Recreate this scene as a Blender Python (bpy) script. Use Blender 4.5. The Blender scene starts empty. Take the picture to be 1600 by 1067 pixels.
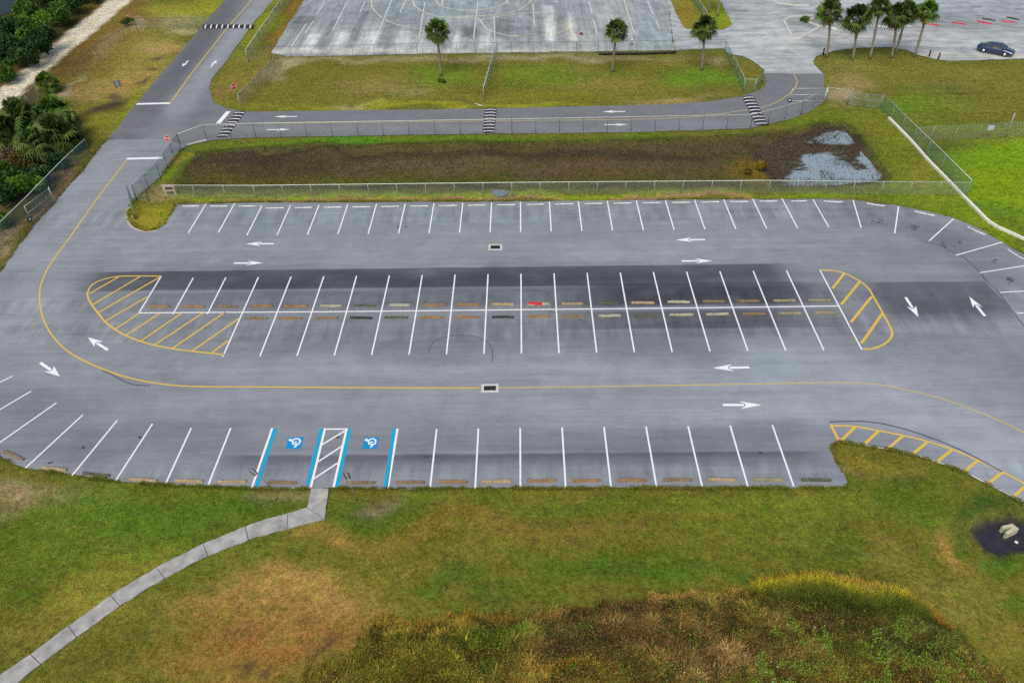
import bpy, bmesh, math, random
import numpy as np
from mathutils import Vector
random.seed(7); RNG = np.random.default_rng(7)
sc = bpy.context.scene; COL = sc.collection
R = math.radians

# ------------------------------------------------------------------ survey of the site
# The drone picture was rectified once onto the flat ground (stalls are 3.05 m wide); G turns a surveyed
# mark into metres on the site, so everything below gets a real position, size and height.
F, TH, PS, RO, CH = 1244.0, 0.67908, 0.0213, -0.02439, 41.37
def _ray(x, y):
    u = (np.asarray(x, float) - 800) / F; v = (533.5 - np.asarray(y, float)) / F
    c, s = math.cos(RO), math.sin(RO); u, v = c*u - s*v, s*u + c*v
    dx = u; dy = math.cos(TH) + v*math.sin(TH); dz = -math.sin(TH) + v*math.cos(TH)
    c, s = math.cos(PS), math.sin(PS)
    return c*dx - s*dy, s*dx + c*dy, dz
def G(x, y, z=0.0):
    dx, dy, dz = _ray(x, y); t = (z - CH) / dz
    return (dx*t, dy*t) if np.ndim(x) else (float(dx*t), float(dy*t))
def PX(X, Y, Z):
    c, s = math.cos(PS), math.sin(PS); a, b = c*X + s*Y, -s*X + c*Y; z = Z - CH
    d = b*math.cos(TH) - z*math.sin(TH); v = (b*math.sin(TH) + z*math.cos(TH))/d; u = a/d
    c, s = math.cos(RO), math.sin(RO); u, v = c*u + s*v, -s*u + c*v
    return 800 + F*u, 533.5 - F*v
def zfor(X, Y, row):                       # height at which a plumb line over X, Y reaches that row of the survey
    lo, hi = 0.0, 30.0
    for _ in range(40):
        m = (lo + hi)/2
        if PX(X, Y, m)[1] > row: lo = m
        else: hi = m
    return lo
def GP(pts, z=0.0): return [G(x, y, z) for x, y in pts]
K = np.array([1.03, 1.01, 1.10])                                   # picture level of a surface of albedo 1
def lin(c):
    c = np.asarray(c, float)/255.0
    return np.where(c <= .04045, c/12.92, ((c + .055)/1.055)**2.4)
def alb(*c): return tuple(float(t) for t in np.minimum(lin(c)/K, .88))

# ------------------------------------------------------------------ small numpy helpers
_tab = RNG.random((256, 256))
def vnoise(X, Y, scale, seed=0):
    x = np.asarray(X, float)/scale + seed*17.3; y = np.asarray(Y, float)/scale + seed*9.1
    xi = np.floor(x).astype(int); yi = np.floor(y).astype(int); fx = x - xi; fy = y - yi
    fx = fx*fx*(3 - 2*fx); fy = fy*fy*(3 - 2*fy)
    g = lambda i, j: _tab[i % 256, j % 256]
    return (g(xi, yi)*(1-fx) + g(xi+1, yi)*fx)*(1-fy) + (g(xi, yi+1)*(1-fx) + g(xi+1, yi+1)*fx)*fy
def fbm(X, Y, scale, seed=0, n=3):
    s = 0; a = 1; t = 0
    for i in range(n): s = s + a*vnoise(X, Y, scale/2**i, seed + i); t += a; a *= .55
    return s/t
def inside(X, Y, poly):
    r = np.zeros(np.shape(X), bool); n = len(poly)
    for i in range(n):
        x1, y1 = poly[i]; x2, y2 = poly[(i+1) % n]
        if y1 == y2: continue
        r ^= ((y1 > Y) != (y2 > Y)) & (X < (x2 - x1)*(Y - y1)/(y2 - y1) + x1)
    return r
def edist(X, Y, poly, closed=True):
    d = np.full(np.shape(X), 1e9); n = len(poly)
    for i in range(n if closed else n - 1):
        x1, y1 = poly[i]; x2, y2 = poly[(i+1) % n]; ex, ey = x2-x1, y2-y1; L = ex*ex + ey*ey + 1e-12
        t = np.clip(((X-x1)*ex + (Y-y1)*ey)/L, 0, 1)
        d = np.minimum(d, np.hypot(X - x1 - t*ex, Y - y1 - t*ey))
    return d
def sdist(X, Y, poly): return np.where(inside(X, Y, poly), -1, 1)*edist(X, Y, poly)   # negative inside
def sm(a, b, x): t = np.clip((x - a)/(b - a), 0, 1); return t*t*(3 - 2*t)
def smooth_line(pts, step=.5):             # Catmull-Rom through ground points
    P = [np.array(p, float) for p in pts]; P = [2*P[0]-P[1]] + P + [2*P[-1]-P[-2]]; out = []
    for i in range(1, len(P)-2):
        n = max(1, int(np.linalg.norm(P[i+1]-P[i])/step))
        for k in range(n):
            t = k/n; a, b, c, d = P[i-1], P[i], P[i+1], P[i+2]
            out.append(.5*(2*b + (c-a)*t + (2*a-5*b+4*c-d)*t*t + (3*b-a-3*c+d)*t**3))
    out.append(P[-2]); return [tuple(p) for p in out]
def dense(pts, step, closed=True):
    out = []; n = len(pts)
    for i in range(n if closed else n-1):
        a = np.array(pts[i]); b = np.array(pts[(i+1) % n]); k = max(1, int(np.linalg.norm(b-a)/step))
        out += [tuple(a + (b-a)*j/k) for j in range(k)]
    if not closed: out.append(tuple(pts[-1]))
    return out
def ragged(pts, step=.35, amp=.09):
    d = dense(pts, step); out = []
    for i, p in enumerate(d):
        a = np.array(d[i-1]); b = np.array(d[(i+1) % len(d)]); t = b - a; t /= np.linalg.norm(t) + 1e-9
        j = (vnoise(p[0], p[1], .55, 3) - .5 + 1.2*(vnoise(p[0], p[1], 2.2, 5) - .5))*amp*1.6
        out.append((p[0] - t[1]*j, p[1] + t[0]*j))
    return out

# ------------------------------------------------------------------ node helpers
class NT:
    def __init__(s, name):
        s.m = bpy.data.materials.new(name); s.m.use_nodes = True; s.t = s.m.node_tree; s.t.nodes.clear()
        s.out = s.t.nodes.new('ShaderNodeOutputMaterial'); s.b = s.t.nodes.new('ShaderNodeBsdfPrincipled')
        s.t.links.new(s.b.outputs[0], s.out.inputs[0])
    def n(s, typ, **kw):
        d = s.t.nodes.new('ShaderNode' + typ)
        for k, v in kw.items(): setattr(d, k, v)
        return d
    def put(s, sock, v):
        if isinstance(v, bpy.types.NodeSocket): s.t.links.new(v, sock)
        elif v is not None:
            if sock.type == 'RGBA' and len(v) == 3: v = (*v, 1)
            sock.default_value = v
    def math(s, op, a, b=None, c=None):
        d = s.n('Math', operation=op)
        for i, v in enumerate((a, b, c)):
            if v is not None: s.put(d.inputs[i], v)
        return d.outputs[0]
    def pos(s): return s.n('NewGeometry').outputs['Position']
    def obj(s): return s.n('TexCoord').outputs['Object']
    def vmul(s, v, k):
        d = s.n('VectorMath', operation='MULTIPLY'); s.put(d.inputs[0], v); d.inputs[1].default_value = k; return d.outputs[0]
    def noise(s, v, scale, detail=3, rough=.55, dist=0.0):
        d = s.n('TexNoise'); s.put(d.inputs['Vector'], v); d.inputs['Scale'].default_value = scale
        d.inputs['Detail'].default_value = detail; d.inputs['Roughness'].default_value = rough; d.inputs['Distortion'].default_value = dist
        return d.outputs[0]
    def ramp(s, v, a, b, lo=0.0, hi=1.0, smooth=True):
        d = s.n('MapRange', interpolation_type='SMOOTHSTEP' if smooth else 'LINEAR'); s.put(d.inputs['Value'], v)
        d.inputs['From Min'].default_value = a; d.inputs['From Max'].default_value = b
        d.inputs['To Min'].default_value = lo; d.inputs['To Max'].default_value = hi
        return d.outputs[0]
    def mix(s, f, a, b, mode='MIX'):
        d = s.n('Mix', data_type='RGBA', blend_type=mode); s.put(d.inputs[0], f); s.put(d.inputs[6], a); s.put(d.inputs[7], b); return d.outputs[2]
    def scale(s, c, v):
        d = s.n('VectorMath', operation='SCALE'); s.put(d.inputs[0], c); s.put(d.inputs['Scale'], v); return d.outputs[0]
    def attr(s, name): return s.n('Attribute', attribute_name=name).outputs['Color']
    def sep(s, v):
        d = s.n('SeparateXYZ'); s.put(d.inputs[0], v); return d.outputs
    def bump(s, h, strength=.5, dist=.05):
        d = s.n('Bump'); s.put(d.inputs['Height'], h); d.inputs['Strength'].default_value = strength; d.inputs['Distance'].default_value = dist
        s.t.links.new(d.outputs[0], s.b.inputs['Normal'])
    def set(s, color=None, rough=None, spec=None, metal=None):
        if color is not None: s.put(s.b.inputs['Base Color'], color)
        if rough is not None: s.put(s.b.inputs['Roughness'], rough)
        if spec is not None: s.put(s.b.inputs['Specular IOR Level'], spec)
        if metal is not None: s.put(s.b.inputs['Metallic'], metal)
        return s.m

def plain(name, color, rough=.6, metal=0.0, var=.18, scale=6.0, spec=.4):
    t = NT(name); p = t.obj(); n = t.noise(p, scale, 4); k = t.ramp(n, .3, .7, 1-var, 1+var, False)
    return t.set(t.scale((*color,), k), rough, spec, metal)
def m_grass():
    t = NT('lawn'); p = t.pos(); c = t.attr('tint')
    big = t.noise(p, .22, 4, .6); mid = t.noise(p, 1.3, 4, .65); clump = t.noise(p, 3.6, 3, .7); fine = t.noise(p, 8.5, 3, .75); tiny = t.noise(p, 22.0, 2, .6)
    mow = t.noise(t.vmul(p, (.12, 2.2, 1)), .55, 3)
    v = t.math('ADD', t.ramp(big, .35, .65, -.14, .14, False), t.ramp(mid, .36, .64, -.24, .24, False))
    v = t.math('ADD', v, t.ramp(clump, .38, .62, -.28, .28, False)); v = t.math('ADD', v, t.ramp(fine, .38, .62, -.24, .24, False)); v = t.math('ADD', v, t.ramp(tiny, .36, .64, -.12, .12, False))
    v = t.math('ADD', v, t.ramp(mow, .35, .65, -.07, .07, False)); v = t.math('ADD', v, 1.32)
    dry = t.mix(1.0, c, (1.38, 1.14, 1.25), 'MULTIPLY'); grn = t.mix(1.0, c, (.76, 1.05, .6), 'MULTIPLY')
    h = t.noise(p, 1.1, 6, .78, .6); c = t.mix(t.ramp(h, .52, .64, 0, .85), c, dry); h2 = t.noise(t.vmul(p, (1, 1.3, 1)), .8, 6, .78)
    c = t.mix(t.ramp(h2, .5, .62, 0, .8), c, grn)
    t.bump(t.math('ADD', t.math('MULTIPLY', mid, 1.2), fine), .7, .12)
    return t.set(t.scale(c, t.math('MAXIMUM', v, .22)), .95, .15)
def m_blade(name, gloss=.6):
    t = NT(name); c = t.attr('tint'); t.put(t.b.inputs['Base Color'], c)
    t.set(None, gloss, .25); tr = t.n('BsdfTranslucent'); t.put(tr.inputs[0], c); mx = t.n('MixShader'); mx.inputs[0].default_value = .3
    t.t.links.new(t.b.outputs[0], mx.inputs[1]); t.t.links.new(tr.outputs[0], mx.inputs[2]); t.t.links.new(mx.outputs[0], t.out.inputs[0])
    return t.m

# ------------------------------------------------------------------ object helpers
def link(o): COL.objects.link(o); return o
def tag(o, label=None, cat=None, group=None, kind=None):
    for k, v in (('label', label), ('category', cat), ('group', group), ('kind', kind)):
        if v: o[k] = v
    return o
def empty(name, loc, rz=0.0):
    o = bpy.data.objects.new(name, None); o.location = loc; o.rotation_euler = (0, 0, rz); o.empty_display_size = .3; return link(o)
def thing(name, label, cat, loc=(0, 0, 0), rz=0.0, group=None): return tag(empty(name, loc, rz), label, cat, group)
def np_mesh(name, V, Fc, mat, tint=None, parent=None, smooth=False, origin=None):
    V = np.asarray(V, np.float32); me = bpy.data.meshes.new(name); k = len(Fc[0]) if not isinstance(Fc, np.ndarray) else Fc.shape[1]
    Fc = np.asarray(Fc, np.int32)
    if origin is not None: V = V - np.asarray(origin, np.float32)
    me.vertices.add(len(V)); me.vertices.foreach_set('co', V.ravel())
    me.loops.add(Fc.size); me.loops.foreach_set('vertex_index', Fc.ravel())
    me.polygons.add(len(Fc)); me.polygons.foreach_set('loop_start', np.arange(0, Fc.size, k, dtype=np.int32))
    me.update(calc_edges=True); me.validate()
    if tint is not None:
        a = me.attributes.new('tint', 'FLOAT_COLOR', 'POINT'); a.data.foreach_set('color', np.c_[tint, np.ones(len(tint))].astype(np.float32).ravel())
    if smooth: me.polygons.foreach_set('use_smooth', np.ones(len(Fc), bool))
    me.materials.append(mat); o = bpy.data.objects.new(name, me)
    if origin is not None and parent is None: o.location = origin
    if parent is not None: o.parent = parent
    return link(o)
class MB:
    def __init__(s): s.v = []; s.f = []; s.uv = {}; s.sm = []
    def face(s, *ps, uv=None, smooth=False):
        i = len(s.v); s.v += [tuple(p) for p in ps]; s.f.append(tuple(range(i, i+len(ps)))); s.sm.append(smooth)
        if uv: s.uv[len(s.f)-1] = uv
    def mesh(s, vs, fs, smooth=False):
        i = len(s.v); s.v += [tuple(p) for p in vs]; s.f += [tuple(a+i for a in f) for f in fs]; s.sm += [smooth]*len(fs)
    def box(s, c, size, rz=0.0, taper=1.0, bev=.0):
        x, y, z = (a/2 for a in size); ca, sa = math.cos(rz), math.sin(rz)
        def tr(a, b, d): return (c[0] + a*ca - b*sa, c[1] + a*sa + b*ca, c[2] + d)
        t = taper; vs = [tr(-x, -y, -z), tr(x, -y, -z), tr(x, y, -z), tr(-x, y, -z), tr(-x*t, -y*t, z), tr(x*t, -y*t, z), tr(x*t, y*t, z), tr(-x*t, y*t, z)]
        s.mesh(vs, [(0, 3, 2, 1), (4, 5, 6, 7), (0, 1, 5, 4), (1, 2, 6, 5), (2, 3, 7, 6), (3, 0, 4, 7)])
    def tube(s, pts, rad, n=8, cap=True):
        P = [Vector(p) for p in pts]; rad = [rad]*len(P) if np.isscalar(rad) else rad; vs = []; fs = []
        for i, p in enumerate(P):
            t = (P[min(i+1, len(P)-1)] - P[max(i-1, 0)]).normalized(); u = t.cross(Vector((0, 0, 1)) if abs(t.z) < .95 else Vector((1, 0, 0))).normalized(); w = t.cross(u)
            for k in range(n):
                a = 2*math.pi*k/n; vs.append(p + (u*math.cos(a) + w*math.sin(a))*rad[i])
        for i in range(len(P)-1):
            for k in range(n): fs.append((i*n+k, i*n+(k+1) % n, (i+1)*n+(k+1) % n, (i+1)*n+k))
        if cap: fs += [tuple(range(n))[::-1], tuple((len(P)-1)*n + k for k in range(n))]
        s.mesh(vs, fs, True)
    def prism(s, poly, z0, z1):
        n = len(poly); vs = [(x, y, z0) for x, y in poly] + [(x, y, z1) for x, y in poly]
        s.mesh(vs, [tuple(range(n))[::-1], tuple(range(n, 2*n))] + [(i, (i+1) % n, n+(i+1) % n, n+i) for i in range(n)])
    def strip(s, pts, w, z):
        n = len(pts); L = []
        for i, p in enumerate(pts):
            a = np.array(pts[max(i-1, 0)]); b = np.array(pts[min(i+1, n-1)]); t = (b-a)/(np.linalg.norm(b-a) + 1e-9)
            L.append(((p[0]-t[1]*w/2, p[1]+t[0]*w/2, z), (p[0]+t[1]*w/2, p[1]-t[0]*w/2, z)))
        vs = [q for l in L for q in l]; s.mesh(vs, [(2*i, 2*i+1, 2*i+3, 2*i+2) for i in range(n-1)])
    def poly(s, pts, z): s.face(*[(x, y, z) for x, y in pts])
    def build(s, name, mat, parent=None, world=True):
        me = bpy.data.meshes.new(name); off = Vector(parent.location) if (parent and world) else Vector((0, 0, 0))
        if parent and world and parent.parent: off += Vector(parent.parent.location)
        if parent is None and world and s.v:
            a = np.array(s.v); off = Vector(((a[:, 0].min()+a[:, 0].max())/2, (a[:, 1].min()+a[:, 1].max())/2, a[:, 2].min()))
        me.from_pydata([Vector(p) - off for p in s.v], [], s.f)
        if s.uv:
            ul = me.uv_layers.new(name='UVMap')
            for p in me.polygons:
                for k, li in enumerate(p.loop_indices): ul.data[li].uv = s.uv.get(p.index, [(0, 0)]*9)[k]
        me.polygons.foreach_set('use_smooth', s.sm); me.materials.append(mat); me.update()
        o = bpy.data.objects.new(name, me)
        if parent: o.parent = parent
        elif world: o.location = off
        return link(o)
def recalc(o):
    bm = bmesh.new(); bm.from_mesh(o.data); bmesh.ops.remove_doubles(bm, verts=bm.verts, dist=1e-4); bmesh.ops.recalc_face_normals(bm, faces=bm.faces); bm.to_mesh(o.data); bm.free(); return o
def copy_tree(o, parent=None):
    c = o.copy(); COL.objects.link(c)
    if parent: c.parent = parent; c.matrix_parent_inverse = o.matrix_parent_inverse
    for ch in [q for q in o.children]: copy_tree(ch, c)
    return c
def sheet(name, poly, mat, z, tintf=None, step=.6, parent=None, kind=None):
    pv = [Vector((x, y)) for x, y in poly]; n = len(pv); xs = np.array([p[0] for p in poly]); ys = np.array([p[1] for p in poly])
    if step:
        gx_, gy_ = np.meshgrid(np.arange(xs.min() + step/2, xs.max(), step), np.arange(ys.min() + step/2, ys.max(), step)); gx_, gy_ = gx_.ravel(), gy_.ravel(); rg = np.random.default_rng(n)
        gx_ = gx_ + rg.uniform(-.2, .2, len(gx_))*step; gy_ = gy_ + rg.uniform(-.2, .2, len(gy_))*step; k = sdist(gx_, gy_, poly) < -.3*step; pv += [Vector((a, b)) for a, b in zip(gx_[k], gy_[k])]
    from mathutils.geometry import delaunay_2d_cdt
    vo, _, fo = delaunay_2d_cdt(pv, [(i, (i+1) % n) for i in range(n)], [], 1, 1e-6)[:3]
    V = np.array([(p.x, p.y, 0) for p in vo], np.float32); c3 = V[np.array(fo)].mean(1); k = inside(c3[:, 0], c3[:, 1], poly); fo = [f for f, q in zip(fo, k) if q]
    me = bpy.data.meshes.new(name); me.from_pydata([tuple(p) for p in V.tolist()], [], fo)
    if tintf is not None:
        t = tintf(V[:, 0], V[:, 1]); a = me.attributes.new('tint', 'FLOAT_COLOR', 'POINT'); a.data.foreach_set('color', np.c_[t, np.ones(len(t))].astype(np.float32).ravel())
    me.materials.append(mat); o = bpy.data.objects.new(name, me); o.location = (0, 0, z)
    if parent: o.parent = parent
    if kind: o['kind'] = kind
    return link(o)
def tint_field(base, blobs, warp=1.0, seed=0):
    B = []
    for b in blobs:
        cx, cy, rx, ry, c, s = b[:6]; ang = R(b[6]) if len(b) > 6 else 0.0
        x0, y0 = G(cx, cy); ax = np.subtract(G(cx + math.cos(ang), cy + math.sin(ang)), (x0, y0))*rx; ay = np.subtract(G(cx - math.sin(ang), cy + math.cos(ang)), (x0, y0))*ry
        B.append((x0, y0, np.linalg.inv(np.array([ax, ay]).T), np.array(alb(*c)), s))
    def f(X, Y):
        X = np.asarray(X, float); Y = np.asarray(Y, float)
        wx = X + warp*(3.2*(vnoise(X, Y, 5, seed+1)-.5) + 1.3*(vnoise(X, Y, 1.7, seed+2)-.5)); wy = Y + warp*(3.2*(vnoise(X, Y, 5, seed+3)-.5) + 1.3*(vnoise(X, Y, 1.7, seed+4)-.5))
        out = np.tile(np.array(base(X, Y) if callable(base) else alb(*base)), (1 if callable(base) else len(X), 1))
        for x0, y0, M, c, s in B:
            dx, dy = wx - x0, wy - y0; u = M[0, 0]*dx + M[0, 1]*dy; v = M[1, 0]*dx + M[1, 1]*dy
            w = np.exp(-(u*u + v*v)**1.4*.7)*s; out = out*(1-w)[:, None] + c*w[:, None]
        return out
    return f

# ------------------------------------------------------------------ light, sky, camera
w = bpy.data.worlds.new("World"); sc.world = w; w.use_nodes = True
sky = w.node_tree.nodes.new('ShaderNodeTexSky'); sky.sky_type = 'NISHITA'; sky.sun_disc = False
sky.sun_elevation = R(52); sky.sun_rotation = R(200); sky.dust_density = 4; sky.ozone_density = 1
w.node_tree.links.new(sky.outputs[0], w.node_tree.nodes['Background'].inputs[0]); w.node_tree.nodes['Background'].inputs[1].default_value = .12
L = bpy.data.lights.new('sun', 'SUN'); L.energy = 1.3; L.angle = R(35); L.color = (1, .95, .88)
lo = link(bpy.data.objects.new('sun', L)); lo.rotation_euler = (R(38), 0, R(-20)); lo.location = (0, 0, 80)
cam = bpy.data.cameras.new('camera'); co = link(bpy.data.objects.new('camera', cam)); sc.camera = co
cam.sensor_width = 36; cam.lens = 36*F/1600; cam.clip_end = 6000; cam.clip_start = .5
from mathutils import Matrix
Mc = Matrix.Rotation(PS, 4, 'Z') @ Matrix.Rotation(math.pi/2 - TH, 4, 'X') @ Matrix.Rotation(RO, 4, 'Z')
Mc.translation = (0, 0, CH); co.matrix_world = Mc
sc.view_settings.view_transform = 'Standard'; sc.view_settings.look = 'None'; sc.view_settings.exposure = .2; sc.view_settings.gamma = 1
sc.cycles.use_denoising = False; sc.cycles.max_bounces = 6; sc.cycles.transparent_max_bounces = 12

# ------------------------------------------------------------------ outlines
LOT = GP([(168, 218), (150, 240), (129, 268), (109, 288), (83, 320), (51, 354), (25, 389), (0, 425), (-45, 480), (-85, 540), (-105, 600), (-85, 650), (-45, 692), (0, 713.5), (38, 730), (76, 736.5),
          (152, 748), (215, 754), (258, 757), (354, 758.5), (392, 763), (480, 763), (514, 762), (600, 763.5), (700, 762.5), (813, 762), (950, 761.5), (1100, 761.5), (1200, 762), (1321, 761), (1326, 753), (1319, 740), (1306, 720),
          (1297, 701), (1297.5, 694), (1311, 688.5), (1352, 694.6), (1387, 701), (1425, 709), (1464, 720.5), (1506, 736), (1544, 755), (1584, 776), (1600, 787), (1680, 850), (1790, 960), (1990, 850), (1840, 690), (1760, 590), (1730, 520), (1690, 450), (1640, 415), (1600, 398.5),
          (1564, 376.5), (1529, 356), (1491, 340), (1453, 331), (1402, 321), (1331, 313), (1281, 310.8), (1200, 311.2), (1002, 312.5), (800, 314.8), (600, 316), (400, 316.5), (276, 319.5),
          (268, 333), (258, 350.5), (248, 359), (228, 362), (207, 356), (199, 344), (197, 331), (202, 321), (212, 309), (225, 298), (249, 278), (264, 258), (283, 234), (290, 229), (262.5, 218)])
ROAD = GP([(168, 218), (212, 163), (253, 114), (281, 83), (316, 40), (352, 0), (388, -42), (462, -42), (428, 0), (400, 32), (374, 67), (349, 102), (330, 124), (327, 138), (334, 161), (354, 169.5), (380, 174), (400, 174.8), (600, 172), (754, 170),
           (934, 166), (1053, 163), (1116, 157.5), (1154, 152), (1185, 142), (1196, 133), (1196, 120), (1193.5, 115.3), (1286, 115.6), (1288.5, 137), (1292, 150), (1286, 160), (1263, 176), (1233, 187), (1200, 194), (1172, 201), (1002, 206.5), (754, 209.5), (400, 215),
           (336, 219), (304, 225), (290, 229), (262.5, 218)])
UPPER = GP([(1193.5, 115.3), (1192, 108), (1180, 97), (1162, 88.5), (1149, 85.5), (1136, 82), (1131, 76), (1053, 78.6), (1044, 0), (1040, -45), (1700, -45), (1700, 90), (1600, 92), (1529, 94.5), (1486, 95.5), (1466, 93.5), (1440, 87.5), (1415, 78), (1390, 73.5), (1342, 75), (1301, 80), (1276, 88.5), (1270, 96), (1277, 107), (1286, 115.6)])
COURT = GP([(424, 83.5), (438, 58), (461, 23), (476, 0), (502, -45), (1040, -45), (1044, 0), (1053, 78.6), (934, 80.5), (800, 82.3), (686, 83.8), (552, 87), (451, 88.5)])
MEDIAN = GP([(1038, -45), (1047, 0), (1063, 35), (1073, 46), (1104, 48), (1131, 47), (1145, 39), (1136, 23), (1125, 0), (1110, -45)])
DIRT = GP([(-40, 180), (0, 140), (60, 90), (110, 47), (160, 8), (185, -20), (230, -20), (195, 8), (150, 47), (100, 88), (50, 130), (0, 172), (-30, 195)])
BED = GP([(312, 241), (400, 233.5), (600, 229), (800, 226), (1000, 222), (1195, 213), (1240, 205), (1275, 195), (1312, 192), (1332, 204), (1350, 224), (1372, 254), (1390, 273), (1386, 282), (1345, 291), (1290, 294), (1100, 295), (800, 297), (600, 298), (400, 298), (280, 299), (274, 288), (296, 262)], -.3)
POND = GP([(1235, 205), (1270, 196), (1312, 192), (1332, 204), (1350, 224), (1372, 254), (1390, 273), (1386, 282), (1345, 291), (1290, 294), (1200, 296), (1190, 262), (1170, 235)], -.3)
MOUND = GP([(440, 1090), (475, 1058), (530, 1035), (560, 1003), (584, 973), (600, 966), (634, 972), (672, 968), (722, 958), (800, 961), (865, 951), (935, 942), (1021, 931), (1111, 923), (1176, 917), (1215, 912), (1283, 900), (1325, 909), (1402, 922), (1449, 948), (1472, 970), (1506, 994), (1537, 1025), (1584, 1059), (1620, 1085), (1640, 1150), (400, 1150)], .4)
HOLE = GP([(1512, 826), (1535, 813), (1560, 806), (1600, 803), (1640, 812), (1640, 852), (1600, 862), (1568, 869), (1545, 862), (1528, 846)])
PATH_L = GP([(485.5, 763), (480.5, 792), (449, 802.5), (416, 811), (384, 822.4), (318, 849), (244, 887), (174, 930), (108, 977), (49, 1021), (0, 1055), (-80, 1115)])
PATH_R = GP([(514, 763), (507, 811), (482, 817.5), (449, 826), (388, 843), (324.5, 868), (257, 903), (187, 947), (121, 994), (63.6, 1036.6), (20, 1073), (-60, 1135)])

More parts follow.
